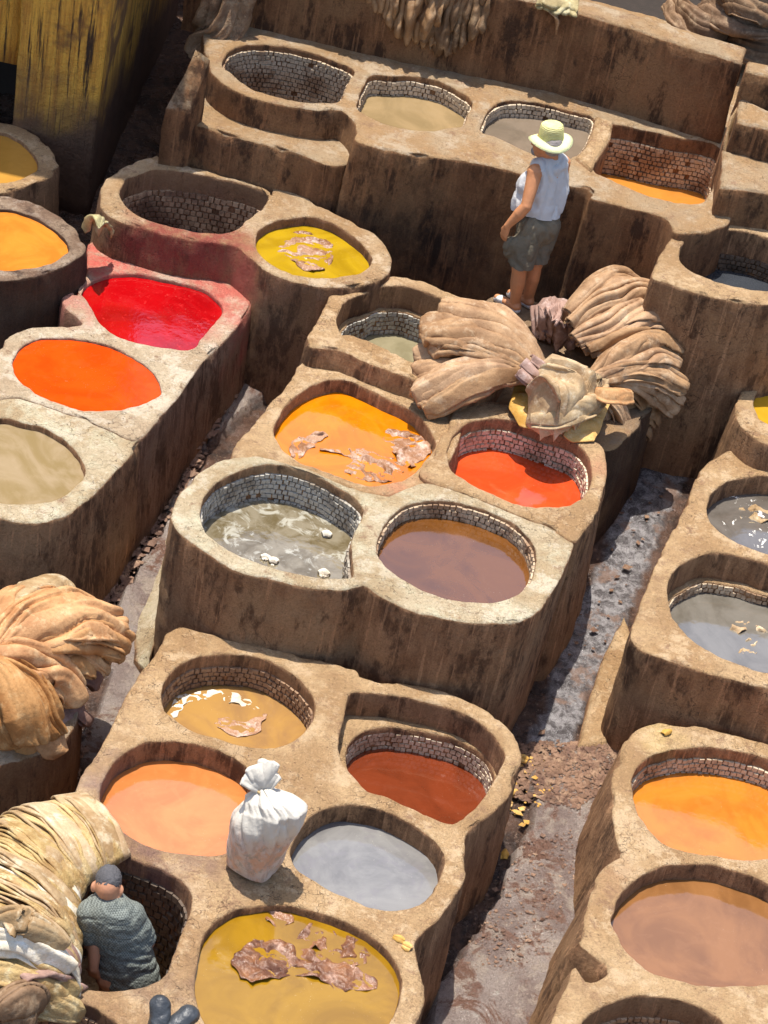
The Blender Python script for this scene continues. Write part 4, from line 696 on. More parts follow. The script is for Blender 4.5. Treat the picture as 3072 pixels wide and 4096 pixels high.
for i in range(3):
    folded([(0.666, 12.574, 1.36), (0.738, 12.552, 1.32), (0.808, 12.573, 1.27)] if i == 0 else ([(0.649, 12.516, 1.32), (0.721, 12.495, 1.28), (0.778, 12.509, 1.22)] if i == 1 else [(0.719, 12.621, 1.38), (0.795, 12.628, 1.34), (0.844, 12.625, 1.3)]), [.03, .035, .02], [.02, .02, .015], 'hide_pink', ('short pinkish ragged end between the brown pile and the cream hide', 'lower pinkish ragged end beside the cream hide', 'upper pinkish ragged end pointing at the cream hide')[i], 'pinkish ragged ends', seed=60+i, wr=.012, ns=30)
G3 = 'hides heaped right of the standing man'
sheet((1.268, 13.401, 1.36), [(0.917, 13.694, 1.2), (1.012, 13.809, 1.25), (1.233, 13.985, 1.25), (1.47, 14.021, 1.22), (1.668, 14.092, 1.15), (1.74, 13.983, 1.08), (1.739, 13.8, 1), (1.608, 13.565, 1), (1.309, 13.426, 1.05), (1.114, 13.436, 1.05), (0.962, 13.524, 1.05)], 0, 'hide_tan', 'crumpled brown hides at the core of the heap right of the man', G3, seed=11, folds=(.75, 6), amp=.05, n=110)
fan_of(None, [(1.579, 13.261, 1.16), (1.661, 13.385, 1.2), (1.719, 13.53, 1.26), (1.704, 13.655, 1.33), (1.621, 13.73, 1.38), (1.448, 13.734, 1.42), (1.27, 13.732, 1.42)], .13, [.10, .11, .12, .13, .13, .12, .10], .05, 'hide_tan', 'fold of the big rounded hide bundle just right of the standing man', G3, 9, bend=.10, wr=.020, fr=8,
  starts=[(1.2, 13.094, 1.18), (1.124, 13.119, 1.2), (1.053, 13.165, 1.22), (0.991, 13.194, 1.26), (0.947, 13.243, 1.3), (0.929, 13.353, 1.32), (0.948, 13.48, 1.34)])
sheet((0.854, 13.284, 1.25), [(0.686, 13.716, 1.05), (0.781, 13.831, 1.1), (0.944, 13.768, 1.2), (1.059, 13.509, 1.2), (1.034, 13.422, 0.98), (0.897, 13.383, 0.95), (0.739, 13.529, 0.95)], 0, 'hide_pink', 'small purplish ragged hides at the left of the heap by the feet', G3, seed=13, folds=(1.3, 14), amp=.05, n=110, edge=.03)
fan_of((1.122, 12.757, 1.22), [(1.391, 12.869, 0.72), (1.487, 12.891, 0.82), (1.629, 13.119, 0.66), (1.688, 13.129, 0.72), (1.758, 13.106, 0.88), (1.822, 13.148, 1), (1.781, 13.236, 1.1), (1.708, 13.3, 1.18), (1.624, 13.398, 1.22)], .11, [.05, .055, .06, .06, .07, .08, .09, .09, .09], .045, 'hide_tan', 'fold, from below, of the fan right of the cream hide', G3, 10, bend=.05, wr=.018, fr=8)
folded([(1.177, 12.539, 1.28), (1.265, 12.517, 1.3), (1.4, 12.678, 1.22)], [.04, .07, .05], [.03, .04, .03], 'hide_orange', 'small orange tan patch below the fan of folds', G3, seed=79, wr=.01)
sheet((0.665, 12.521, 1.1), [(0.644, 12.435, 1.06), (0.659, 12.711, 1.12), (0.784, 12.828, 1.15), (0.883, 12.633, 1.12), (0.849, 12.301, 1.04), (0.741, 12.313, 1.04)], 0, 'hide_yellow', 'yellow hide corner showing left of the cream draped hide', G3, seed=17, folds=(1.2, 3), amp=.02, n=60)
sheet((1.157, 12.55, 1.1), [(1.016, 12.305, 1.045), (1.053, 12.486, 1.06), (1.232, 12.782, 1.12), (1.296, 12.715, 1.1), (1.263, 12.494, 1.055), (1.232, 12.33, 1.03), (1.098, 12.278, 1.03)], 0, 'hide_yellow', 'yellow tan hide corner lying over the coral vat rim', G3, seed=18, folds=(.9, 3), amp=.025, n=70)
sheet((0.896, 12.306, 1.38), [(0.741, 12.458, 1.2), (0.756, 12.62, 1.28), (0.828, 12.667, 1.36), (0.953, 12.634, 1.36), (1.096, 12.638, 1.34), (1.243, 12.704, 1.25), (1.199, 12.569, 1.18), (1.102, 12.364, 1.12), (1.017, 12.242, 1.06), (0.869, 12.215, 1.05), (0.778, 12.323, 1.08)], 0, 'hide_pale', 'cream creased hide draped over the rim of the coral vat', G3, seed=22, folds=(-.75, 10), amp=.085, n=190, asym=1.0)
folded([(0.801, 12.286, 1.13), (0.939, 12.265, 1.2), (1.105, 12.436, 1.22), (1.245, 12.683, 1.22)], [.03, .06, .07, .04], [.03, .04, .05, .03], 'hide_pale', 'rolled lower hem of the cream draped hide', G3, seed=91, wr=.02)

# big stack of straw coloured hides, bottom left: each hide is an arch of its own
G4 = 'straw coloured hides stacked like slices at the lower left'
feet = spline([(-0.955, 7.459, 0.5), (-1.032, 7.682, 0.5), (-1.109, 7.897, 0.5), (-1.116, 8.074, 0.5), (-1.054, 8.225, 0.5), (-0.987, 8.327, 0.5)], 62)
sdir = spline([(1, -.05, 0), (1, -.1, 0), (.98, -.2, 0), (.9, -.4, 0), (.78, -.6, 0), (.66, -.72, 0)], 62)
for i in range(62):
    f_ = feet[i]; s_ = sdir[i]/np.linalg.norm(sdir[i]); ax = np.array((-s_[1], s_[0], 0)); wd = np.interp(i, [0, 61], [.42, .25])+random.uniform(-.010, .012); ht = np.interp(i, [0, 16, 44, 61], [.31, .30, .19, .11])+random.uniform(-.007, .007)+.02*math.sin(i*.55)
    na, nw = 56, 12; th = np.linspace(-.18, math.pi*.98, na); V = []
    for j, w_ in enumerate(np.linspace(0, 1, nw)):
        lift = 1-.42*w_
        ce = f_-s_*wd+ax*(w_*.15-.03)
        q = ce+np.outer(np.cos(th)*wd*(1-.09*w_), s_)+np.outer(np.clip(np.sin(th), -.25, 1)*ht*lift, (0, 0, 1)); V.append(q)
    V = np.vstack(V); n1 = pn(np.stack([V@s_*3, V@ax*24, V[:, 2]*3], 1), 100+i); n2 = pn(V*6, 130+i)
    V += np.outer(n1*.013, (0, 0, 1))+np.outer(n2*.032, ax)+np.outer(n1*.012, s_)
    F_ = [(j*na+k, j*na+k+1, (j+1)*na+k+1, (j+1)*na+k) for j in range(nw-1) for k in range(na-1)]
    mm = 'hide_straw' if random.random() < .6 else 'hide_pale'
    if i in (0, 1, 3, 6): mm = 'hide_white'
    if i in (2, 4): mm = 'hide_pink'
    if i in (22, 30): mm = 'hide_white'
    lab = {'hide_straw': 'thin straw coloured hide draped as one slice of the tall stack at lower left', 'hide_pale': 'thin paler cream brown slice in the tall stack of hides at lower left'}.get(mm)
    lab = lab or {0: 'frontmost whitish hide edge of the straw stack', 1: 'second whitish hide edge at the front of the straw stack', 2: 'pinkish slice just behind the white front edges of the stack', 3: 'white slice third from the front of the straw stack', 4: 'pinkish slice between the last two white front edges', 6: 'last white slice near the front of the straw stack', 22: 'white edged slice near the middle along the straw stack', 30: 'white edged slice near the worker head in the straw stack'}[i]
    hide('stacked_hide', V, F_, mm, lab, 'hide', G4, thick=.012)
for i, (y, z_, w_, mm, lab) in enumerate(((2122, .54, .10, 'hide_straw', 'lowest straw coloured fold across the front of the tall stack'), (2112, .66, .09, 'hide_straw', 'middle straw fold across the front of the tall stack'), (2092, .80, .07, 'hide_white', 'lower of the two pale folds across the front of the tall stack'), (2062, .92, .06, 'hide_pale', 'upper of the two pale folds across the front of the tall stack'))):
    dx, dy = (-1.2, 7.418, 0.5)[0], (-1.2, 7.418, 0.5)[1]
    x_l, x_r = dx-.42+.05*i, dx+.29-.05*i
    folded([(x_l, dy+.02+.02*i, z_-.12), (x_l+.2, dy-.05+.03*i, z_), (x_r-.2, dy-.04+.03*i, z_-.02), (x_r, dy+.01+.02*i, z_-.16)], [.05, w_, w_, .05], [.04, .06, .06, .04], mm, lab, G4, seed=500+i, wr=.022, fr=10)
# bundle and pink flap below the stack
sheet((-1.185, 7.301, 0.68), [(-1.385, 7.408, 0.52), (-1.193, 7.39, 0.5), (-1.037, 7.422, 0.48), (-0.913, 7.488, 0.48), (-0.97, 7.536, 0.58), (-1.22, 7.435, 0.68), (-1.441, 7.429, 0.58)], 0, 'hide_pink', 'pinkish flap of hide under the front of the straw stack', 'loose hides at the lower left', seed=31, folds=(0, 9), amp=.04, n=90)
folded([(-1.292, 7.129, 0.6), (-1.242, 7.19, 0.63), (-1.19, 7.26, 0.6), (-1.125, 7.318, 0.52)], [.05, .11, .11, .06], [.04, .08, .08, .05], 'hide_dark', 'small knotted brown bundle at the lower left corner', 'loose hides at the lower left', seed=33, wr=.035, fr=9)
folded([(-1.194, 7.274, 0.6), (-1.158, 7.262, 0.54), (-1.142, 7.261, 0.46)], [.03, .04, .03], [.02, .03, .02], 'hide_white', 'pale rag end hanging from the knotted bundle', 'loose hides at the lower left', seed=35, wr=.02, fr=9)

# hides over the back wall
def hanging(x0, x1, ztop, drops, yoff, m, label, group, seed, fr=15, amp=.045):
    """hide hung over a wall: from a point behind its top, over it and down; x0,x1 are points on the top edge"""
    A, B = np.array(x0), np.array(x1); n = 90; k = 50; u = np.linspace(0, 1, n); V = []
    d = (B-A)/np.linalg.norm(B-A); out = np.array((d[1], -d[0], 0)); dr = np.interp(u, np.linspace(0, 1, len(drops)), drops)
    dr = dr*(1+.12*pn(np.stack([u*22, u*0, u*0+seed], 1), seed))
    for t in np.linspace(-.25, 1, k):
        base = A+np.outer(u, B-A)
        if t < 0: p = base+out*(t*.8)+np.array((0, 0, .04))
        else: p = base+out*(.03+.03*min(1, t*5))+np.outer(-dr*t, (0, 0, 1))+np.array((0, 0, .04))
        q = np.stack([u*np.linalg.norm(B-A)*fr, np.full(n, t*1.6), u*0], 1); r_ = abs(pn(q, seed))*2.6
        p = p+np.outer(amp*r_*min(1, .35+abs(t)), out)*1.0; V.append(p)
    V = np.vstack(V); V += .01*np.stack([pn(V*16, 51), pn(V*16, 52), pn(V*16, 53)], 1)
    F_ = [(j*n+i, j*n+i+1, (j+1)*n+i+1, (j+1)*n+i) for j in range(k-1) for i in range(n-1)]
    return hide('hanging_hide', V, F_, m, label, 'hide', group, thick=.01)
G5 = 'brown hides hung over the long back wall'
wp = lambda a, b, t: tuple(np.array(a)*(1-t)+np.array(b)*t)
wA, wB = (-1.508, 15.671, 2.43), (0.521, 15.692, 2.42)
hanging(wp(wA, wB, .18), wp(wA, wB, .40), 2.44, [.12, .28, .36, .40], 0, 'hide_tan', 'leftmost brown hide hanging over the long wall', G5, 1)
hanging(wp(wA, wB, .36), wp(wA, wB, .56), 2.44, [.40, .50, .55, .50], 0, 'hide_tan', 'ragged brown hide hanging lowest over the long wall', G5, 2, amp=.065)
hanging(wp(wA, wB, .50), wp(wA, wB, .72), 2.44, [.48, .58, .50, .28], 0, 'hide_dark', 'crinkled brown hide hanging at the right end of the row', G5, 3, amp=.065)
hanging(wp(wA, wB, .88), wp(wA, wB, 1.03), 2.44, [.05, .07, .05], 0, 'hide_green', 'yellow green cloth lying over the wall top', 'cloth on the wall', 4)
folded([(0.394, 15.667, 2.46), (0.415, 15.648, 2.4), (0.436, 15.678, 2.28), (0.458, 15.728, 2.15)], [.04, .07, .04, .025], [.02, .03, .02, .02], 'hide_tan', 'narrow tan tail of leather hanging under the yellow green cloth', 'cloth on the wall', seed=97, wr=.012)
G6 = 'rolled hides on the dark yard in the top right corner'
for i, (p, w) in enumerate((([(1.396, 17.132, 2), (1.485, 16.806, 2.05), (1.633, 16.712, 2.05), (1.803, 17.015, 1.95)], .13), ([(1.603, 16.951, 2.15), (1.739, 16.739, 2.2), (1.922, 16.663, 2.2), (2.114, 16.938, 2.1)], .14), ([(1.674, 16.873, 2.3), (1.844, 16.677, 2.35), (2.039, 16.762, 2.3), (2.215, 16.988, 2.2)], .15), ([(1.78, 16.939, 1.9), (1.916, 16.774, 1.95), (2.1, 16.741, 1.95), (2.299, 16.863, 1.9)], .13))):
    folded(p, [w*.6, w, w, w*.7], [w*.5, w*.7, w*.7, w*.5], 'hide_dark', ('left roll of dark streaked hide on the yard behind the wall', 'middle roll of dark streaked hide above the stepped ledges', 'uppermost roll of hide cut by the top right corner', 'lowest roll of hide just above the stepped ledges')[i], G6, seed=200+i, wr=.035, fr=9)
# small bundle by the grimy vat
sheet((-2.249, 13.057, 1.36), [(-2.402, 13.266, 1.22), (-2.356, 13.277, 1.28), (-2.258, 13.333, 1.28), (-2.204, 13.38, 1.15), (-2.221, 13.417, 1.05), (-2.278, 13.293, 1.1), (-2.351, 13.252, 1.12)], 0, 'hide_green', 'small greenish hide wedged between the grimy vat and horseshoe vat', None, seed=44, folds=(1.4, 10), amp=.04, n=80)

# ------------------------------------------------------------------ floating hides: crumpled sheets half under the surface
def floating(c, bd, m, label, group, seed, amp=.05, base=-.01, fr=(3., 11.), ang=.4, z=None):
    c = np.array(c); B = np.array(bd)
    lp = smooth_loop([b[:2] for b in B], .02); V, F_, _ = fill(lp, [], c[2], .0095)
    d = np.array((math.cos(ang), math.sin(ang), 0)); sd = np.array((-d[1], d[0], 0)); q = np.stack([V@d*fr[0], V@sd*fr[1], V[:, 0]*0], 1); q += 1.1*np.stack([pn(V*6, seed+4), pn(V*6, seed+5), V[:, 0]*0], 1)
    r1 = abs(pn(q, seed))*3-.3; r2 = pn(q*2.3, seed+1)+.7*(abs(pn(q*4.6, seed+2))*2-.5)
    V[:, 2] += base+amp*(r1*.6+r2*.5); V[:, :2] += np.stack([pn(V*20, 3), pn(V*20, 4)], 1)*.02
    o = hide('floating_hide', V, F_, m, label, 'hide' if 'scum' not in label else 'scum', group, thick=.004); return o
G7 = 'wet hides floating in the dye vats'
z_ = 1.12
floating((-0.866, 13.784, 1.125), [(-1.106, 13.648, 1.125), (-1.024, 13.944, 1.125), (-0.823, 13.934, 1.125), (-0.727, 13.78, 1.125), (-0.747, 13.548, 1.125), (-0.879, 13.46, 1.125), (-0.994, 13.568, 1.125)], 'hide_wet_pale', 'wrinkled pinkish hide floating in the round yellow vat', G7, 301, base=-.011, amp=.024)
floating((-0.591, 11.816, 0.88), [(-0.647, 11.666, 0.88), (-0.66, 11.815, 0.88), (-0.579, 11.925, 0.88), (-0.46, 11.997, 0.88), (-0.496, 11.878, 0.88), (-0.585, 11.689, 0.88)], 'hide_wet_pale', 'small pale hide at the left side of the amber vat', G7, 302, base=-.005, amp=.022, ang=.9)
floating((-0.24, 11.77, 0.88), [(-0.484, 11.805, 0.88), (-0.344, 11.869, 0.88), (-0.173, 11.935, 0.88), (-0.018, 11.905, 0.88), (0.055, 11.804, 0.88), (-0.012, 11.627, 0.88), (-0.184, 11.588, 0.88), (-0.296, 11.646, 0.88), (-0.272, 11.783, 0.88)], 'hide_wet_pale', 'long ragged pale hide floating along the front of the amber vat', G7, 303, base=-.008, amp=.024, ang=-.3)
floating((0.059, 12.013, 0.88), [(-0.109, 12.133, 0.88), (0.004, 12.203, 0.88), (0.148, 12.152, 0.88), (0.207, 12.043, 0.88), (0.149, 11.891, 0.88), (0.083, 11.815, 0.88), (-0.021, 11.93, 0.88)], 'hide_wet_pale', 'crumpled dark edged hide at the right of the amber vat', G7, 304, base=-.007, amp=.026, ang=.8)
floating((-0.546, 9.865, 0.23), [(-0.705, 9.833, 0.23), (-0.636, 9.905, 0.23), (-0.523, 9.893, 0.23), (-0.42, 10.009, 0.23), (-0.431, 9.841, 0.23), (-0.501, 9.77, 0.23), (-0.624, 9.77, 0.23)], 'hide_wet_pale', 'scrap of hide afloat in the honey coloured liquid', G7, 305, base=.002, amp=.02, ang=.3)
floating((-0.734, 9.98, 0.23), [(-0.962, 9.851, 0.23), (-0.942, 9.981, 0.23), (-0.809, 10.08, 0.23), (-0.647, 10.109, 0.23), (-0.499, 10.066, 0.23), (-0.462, 10.016, 0.23), (-0.631, 10.022, 0.23), (-0.793, 10.002, 0.23), (-0.89, 9.928, 0.23), (-0.919, 9.804, 0.23)], 'hide_white', 'curl of white foamy scum on the honey coloured liquid', 'scum on the liquids', 306, base=-.002, amp=.012, fr=(9, 14))
floating((-0.034, 7.997, 0.42), [(-0.261, 7.915, 0.42), (-0.212, 8.041, 0.42), (-0.058, 8.135, 0.42), (0.069, 8.108, 0.42), (0.245, 8.078, 0.42), (0.422, 8.034, 0.42), (0.481, 7.956, 0.42), (0.321, 7.895, 0.42), (0.171, 7.93, 0.42), (0.03, 7.905, 0.42), (-0.1, 7.821, 0.42), (-0.171, 7.816, 0.42)], 'hide_wet', 'long brown twisted hide floating in the mustard vat', G7, 307, base=.001, amp=.026, ang=-.35, fr=(2.5, 13))
floating((0.177, 8.204, 0.42), [(0.038, 8.147, 0.42), (0.11, 8.316, 0.42), (0.221, 8.316, 0.42), (0.255, 8.26, 0.42), (0.368, 8.244, 0.42), (0.43, 8.149, 0.42), (0.343, 8.075, 0.42), (0.189, 8.126, 0.42)], 'hide_wet', 'upper ragged brown hide in the mustard vat', G7, 308, base=-.005, amp=.024, ang=.6)
floating((-0.082, 8.276, 0.42), [(-0.146, 8.29, 0.42), (-0.09, 8.323, 0.42), (0.001, 8.3, 0.42), (-0.027, 8.242, 0.42), (-0.097, 8.222, 0.42)], 'hide_wet', 'small brown scrap near the far rim of the mustard vat', G7, 309, base=-.003, amp=.02)
floating((2.385, 11.513, 0.47), [(2.282, 11.362, 0.47), (2.325, 11.516, 0.47), (2.43, 11.576, 0.47), (2.532, 11.564, 0.47), (2.532, 11.471, 0.47), (2.415, 11.468, 0.47)], 'hide_pale', 'pale straw scraps floating on the pewter grey liquid', G7, 310, base=-.022, amp=.045, ang=.2)

for i, (p, r_) in enumerate((((-0.312, 11.135, 0.745), .024), ((-0.635, 10.793, 0.745), .026), ((-0.585, 10.769, 0.745), .022), ((-0.271, 10.762, 0.745), .034))):
    folded([(p[0]-r_, p[1], p[2]), (p[0], p[1]+r_*.3, p[2]+r_*.25), (p[0]+r_, p[1], p[2])], [r_*.5, r_*.8, r_*.5], [r_*.3, r_*.5, r_*.3], 'hide_white', ('white lump floating near the right side of the cloudy greenish water', 'larger white lump at the near edge of the cloudy greenish water', 'small white lump beside the larger one in the greenish water', 'long pale lump against the near rim of the greenish vat')[i], 'white lumps in the greenish water', seed=610+i, wr=.004, ns=30, solid=False)
def scraps(pts, m, what, group, seed, s_=(.02, .045)):
    r_ = np.random.default_rng(seed)
    for i, (p, lab) in enumerate(pts):
        a = r_.uniform(0, 3.1); L = r_.uniform(*s_); d = np.array((math.cos(a), math.sin(a), 0)); p = np.array(p)+(0, 0, .012)
        folded([p-d*L, p+np.array((0, 0, L*.25)), p+d*L], [L*.25, L*.5, L*.2], [.006, .01, .006], m, lab, group, seed=seed+i, wr=.004, ns=24)
scraps([((1.93, 10.402, 0.4), 'pale yellow scrap on the far rim of the apricot vat'), ((0.557, 8.261, 0.48), 'yellow scrap on the rim right of the mustard vat'), ((0.607, 8.221, 0.48), 'second yellow scrap just right of the first on the mustard vat rim'), ((1.138, 10.251, -0.2), 'long yellow leaf like scrap by the wall right of the rust vat'), ((1.141, 9.813, -0.3), 'pale scrap in the shade at the foot of the low block'), ((1.156, 10.463, -0.1), 'yellow shred at the corner of the rust vat block')], 'hide_yellow', 'yellow scrap', 'yellow leather scraps', 700)
floating((2.416, 11.293, 0.47), [(2.342, 11.223, 0.47), (2.357, 11.319, 0.47), (2.431, 11.39, 0.47), (2.475, 11.336, 0.47), (2.452, 11.251, 0.47), (2.393, 11.195, 0.47)], 'hide_pale', 'small loop of straw on the pewter grey liquid near the rim', G7, 311, base=-.014, amp=.04, ang=.8)
floating((2.405, 12.53, 0.61), [(2.311, 12.443, 0.61), (2.31, 12.547, 0.61), (2.436, 12.646, 0.61), (2.531, 12.629, 0.61), (2.515, 12.492, 0.61), (2.389, 12.42, 0.61)], 'hide_pale', 'broken pale scum streaks on the upper grey vat at right', 'scum on the liquids', 312, base=-.014, amp=.032, ang=-.6, fr=(4, 14))

# ------------------------------------------------------------------ rough post at the top left
v, f = lobe([(-2, 15.5, 1.496), (-1.97, 15.5, 1.751), (-1.936, 15.55, 1.997), (-1.904, 15.6, 2.277)], [.17, .18, .17, .17], [.15, .15, .15, .15], seed=400, wr=.06, fr=16)
o = mesh('rough_post', v, f, 'rough_post'); tag(o, 'rough bark like post rising from the sloping end wall', 'post')

# ------------------------------------------------------------------ debris
def chunk(n_, centre, spread, m, name, label, seed, size=(.012, .04), mask=None):
    r_ = np.random.default_rng(seed); mb = MB(); ico = np.array([(0, 0, 1), (.9, 0, .2), (.1, .9, .1), (-.8, .2, .2), (-.1, -.9, .1), (0, 0, -.6)]); fc = [(0, 1, 2), (0, 2, 3), (0, 3, 4), (0, 4, 1), (5, 2, 1), (5, 3, 2), (5, 4, 3), (5, 1, 4)]
    k = 0
    while k < n_:
        p = r_.uniform(centre.min(0), centre.max(0), (4000, 2)); p = p[inside(p, centre)]
        for x, y in p:
            if k >= n_: break
            s = r_.uniform(*size)*r_.choice([.5, .8, 1, 1.6]); a = r_.uniform(0, 6.28); Rm = np.array(((math.cos(a), -math.sin(a), 0), (math.sin(a), math.cos(a), 0), (0, 0, 1)))
            q = (ico*r_.uniform(.5, 1.3, ico.shape)*s*np.array((r_.uniform(.6, 1.6), 1, r_.uniform(.25, .7)))) @ Rm.T
            mb.add(q+np.array((x, y, float(gz(x, y))+(.062 if inside(np.array([[x, y]]), np.array(slabs[1]))[0] or inside(np.array([[x, y]]), np.array(slabs[0]))[0] else 0.)+s*.2)), fc); k += 1
    o = mesh(name, mb.verts(), mb.f, m, smooth=False, loc=(0, 0, -.4)); o['kind'] = 'stuff'; o['label'] = label; return o
chunk(4200, np.array([(1.1, 10.61), (1.34, 10.69), (1.66, 10.75), (1.74, 10.65), (1.7, 10.39), (1.52, 10.17), (1.29, 10.18), (1.15, 10.21), (1.1, 10.45)]), 0, 'rubble', 'hide_scraps', 'litter of brown leather scraps in front of the low vat block', 5, (.003, .017))
chunk(600, np.array([(0.982, 9.368), (1.24, 9.864), (1.51, 10.03), (1.57, 9.618), (1.47, 9.148), (1.22, 8.934), (1, 8.907)]), 0, 'rubble', 'brown_scraps', 'patch of reddish brown scrapings on the lower right path', 6, (.003, .012))
chunk(90, np.array([(1.47, 13.09), (1.61, 13.6), (2.04, 14), (2.21, 13.89), (2.02, 13.3), (1.83, 12.32), (1.65, 11.52), (1.41, 10.99), (1.18, 10.52), (1.09, 10.53), (1.26, 11.39), (1.42, 12.18)]), 0, 'rubble', 'path_debris', 'brown crumbs scattered along the right path', 8, (.006, .022))
chunk(1500, np.array([(-1.11, 13.87), (-1.01, 13.67), (-1.22, 12.82), (-1.3, 12.08), (-1.44, 11.27), (-1.58, 10.8), (-1.76, 10.74), (-1.69, 11.18), (-1.55, 11.78), (-1.37, 12.76), (-1.2, 13.59)]), 0, 'rubble', 'gutter_debris', 'dark crumbs in the gutter by the stained red block', 9, (.01, .03))
chunk(500, np.array([(-1.84, 9.711), (-1.41, 10.02), (-1.42, 9.449), (-1.59, 9.165), (-1.84, 8.901), (-1.99, 9.426)]), 0, 'rubble', 'corner_debris', 'muck on the dark ground at left', 10, (.01, .03))
chunk(70, np.array([(1.1, 10.49), (1.29, 10.59), (1.37, 10.28), (1.22, 9.994), (1.1, 10.12)]), 0, 'hide_yellow', 'yellow_scraps', 'yellow leaf like scraps beside the rust red vat', 12, (.007, .018))
chunk(300, np.array([(1.83, 14.04), (2.25, 14.08), (2.35, 13.77), (2.05, 13.53), (1.72, 13.52)]), 0, 'hide_orange', 'orange_scraps', 'orange scraps on the path near the right heap', 13, (.015, .035))

# ================================================================== PEOPLE
def capsules(parts, voxel, m, name, parent, wr=0, sm=4, wfr=(10, 10, 10), seed=0):
    bm = bmesh.new()
    for p0, p1, a, b in parts:
        p0, p1 = Vector(p0), Vector(p1)
        n = max(2, int((p1-p0).length/(min(a, b)*.35))+1)
        for i in range(n):
            t = i/(n-1); p = p0.lerp(p1, t); r_ = a+(b-a)*t
            bmesh.ops.create_icosphere(bm, subdivisions=2, radius=r_, matrix=Matrix.Translation(p))
    return remesh(bm, voxel, m, name, parent, wr, sm, wfr, seed)
def add_ell(bm, c, r, rot=None):
    mt = Matrix.Translation(Vector(c)) @ (rot.to_4x4() if rot else Matrix.Identity(4)) @ Matrix.Diagonal((*r, 1)); bmesh.ops.create_icosphere(bm, subdivisions=3, radius=1, matrix=mt)
def add_cap(bm, p0, p1, a, b, squash=None):
    p0, p1 = Vector(p0), Vector(p1); n = max(2, int((p1-p0).length/(min(a, b)*.35))+1)
    for i in range(n):
        t = i/(n-1); bmesh.ops.create_icosphere(bm, subdivisions=2, radius=a+(b-a)*t, matrix=Matrix.Translation(p0.lerp(p1, t)))
def remesh(bm, voxel, m, name, parent, wr=0, sm=4, wfr=(10, 10, 10), seed=0):
    me = bpy.data.meshes.new(name+'_src'); bm.to_mesh(me); bm.free(); o = bpy.data.objects.new(name+'_src', me); COL.objects.link(o)
    r_ = o.modifiers.new('r', 'REMESH'); r_.mode = 'VOXEL'; r_.voxel_size = voxel
    s_ = o.modifiers.new('s', 'SMOOTH'); s_.iterations = sm; s_.factor = .6
    dg = bpy.context.evaluated_depsgraph_get(); ev = o.evaluated_get(dg); out = bpy.data.meshes.new_from_object(ev)
    bpy.data.objects.remove(o); bpy.data.meshes.remove(me)
    v = np.empty(len(out.vertices)*3, np.float32); out.vertices.foreach_get('co', v); v = v.reshape(-1, 3).astype(float)
    f = [tuple(p.vertices) for p in out.polygons]; nm = np.empty(len(v)*3, np.float32); out.vertices.foreach_get('normal', nm); nm = nm.reshape(-1, 3)
    if wr: q = v*np.array(wfr); q += .7*np.stack([pn(v*5, seed+7), pn(v*5, seed+8), pn(v*5, seed+9)], 1); v = v+nm*(wr*((np.minimum(abs(pn(q, seed))*3, 1)-.6)*.8+.4*pn(q*2, seed+1)))[:, None]
    bpy.data.meshes.remove(out)
    return mesh(name, v, f, m, parent=parent)

# ---- standing man
Y0 = 13.84
man = root('person', (0.621, 13.791, 0.94)); tag(man, 'man in straw hat, sleeveless pale shirt and olive shorts, standing on the platform', 'person')
J = lambda x, y, Y: Vector((0, 0, 0))
lsh, lel, lwr, lhd = (0.502, 13.98, 1.963), (0.495, 13.86, 1.758), (0.401, 13.86, 1.579), (0.383, 13.87, 1.502)
rsh, rel, rwr = (0.677, 14.2, 1.961), (0.721, 14.22, 1.747), (0.683, 14.25, 1.553)
nk, hd = (0.588, 14.08, 2.039), (0.545, 14.06, 2.136)
lhip, rhip = (0.566, 13.95, 1.562), (0.666, 14.1, 1.532); lkn, rkn = (0.551, 13.86, 1.272), (0.654, 13.98, 1.265); lan, ran = (0.581, 13.86, 0.972), (0.666, 13.96, 0.94)
bm = bmesh.new()
add_cap(bm, lhip, lkn, .085, .058); add_cap(bm, rhip, rkn, .085, .058)
mid = lambda a, b, t: tuple(np.array(a)*(1-t)+np.array(b)*t)
for kn, an in ((lkn, lan), (rkn, ran)):
    add_cap(bm, kn, mid(kn, an, .35), .054, .056); add_cap(bm, mid(kn, an, .35), an, .055, .034)
    add_cap(bm, an, (an[0]+.01, an[1], .985), .034, .036); add_cap(bm, (an[0]+.015, an[1]-.02, .975), (an[0]-.13, an[1]+.07, .965), .034, .026)
add_cap(bm, mid(lhip, rhip, .5), mid(lsh, rsh, .5), .115, .09); add_cap(bm, lsh, rsh, .06, .06)
add_cap(bm, mid(lsh, rsh, .5), nk, .07, .052); add_cap(bm, nk, hd, .052, .055)
add_cap(bm, lsh, mid(lsh, lel, .5), .056, .048); add_cap(bm, mid(lsh, lel, .5), lel, .048, .040); add_cap(bm, lel, mid(lel, lwr, .35), .041, .043); add_cap(bm, mid(lel, lwr, .35), lwr, .042, .026)
add_cap(bm, rsh, rel, .054, .040); add_cap(bm, rel, rwr, .040, .026)
# head
hv = Vector(hd); fd = Vector((-.86, .40, -.1)).normalized(); side_ = Vector((fd.y, -fd.x, 0)).normalized(); rotm = Matrix((fd, Vector((0, 0, 1)).cross(fd).normalized(), fd.cross(Vector((0, 0, 1)).cross(fd)).normalized())).transposed()
add_ell(bm, hv+Vector((0, 0, .015)), (.095, .074, .105), rotm); add_ell(bm, hv+fd*.045+Vector((0, 0, -.045)), (.055, .052, .055), rotm)
add_cap(bm, hv+fd*.09+Vector((0, 0, .01)), hv+fd*.112+Vector((0, 0, -.018)), .010, .015)   # nose
for sg in (-1, 1):
    add_ell(bm, hv+side_*(.076*sg)-fd*.005+Vector((0, 0, -.005)), (.018, .010, .03), rotm)
    add_ell(bm, hv+fd*.085+side_*(.03*sg)+Vector((0, 0, .022)), (.014, .02, .01), rotm)
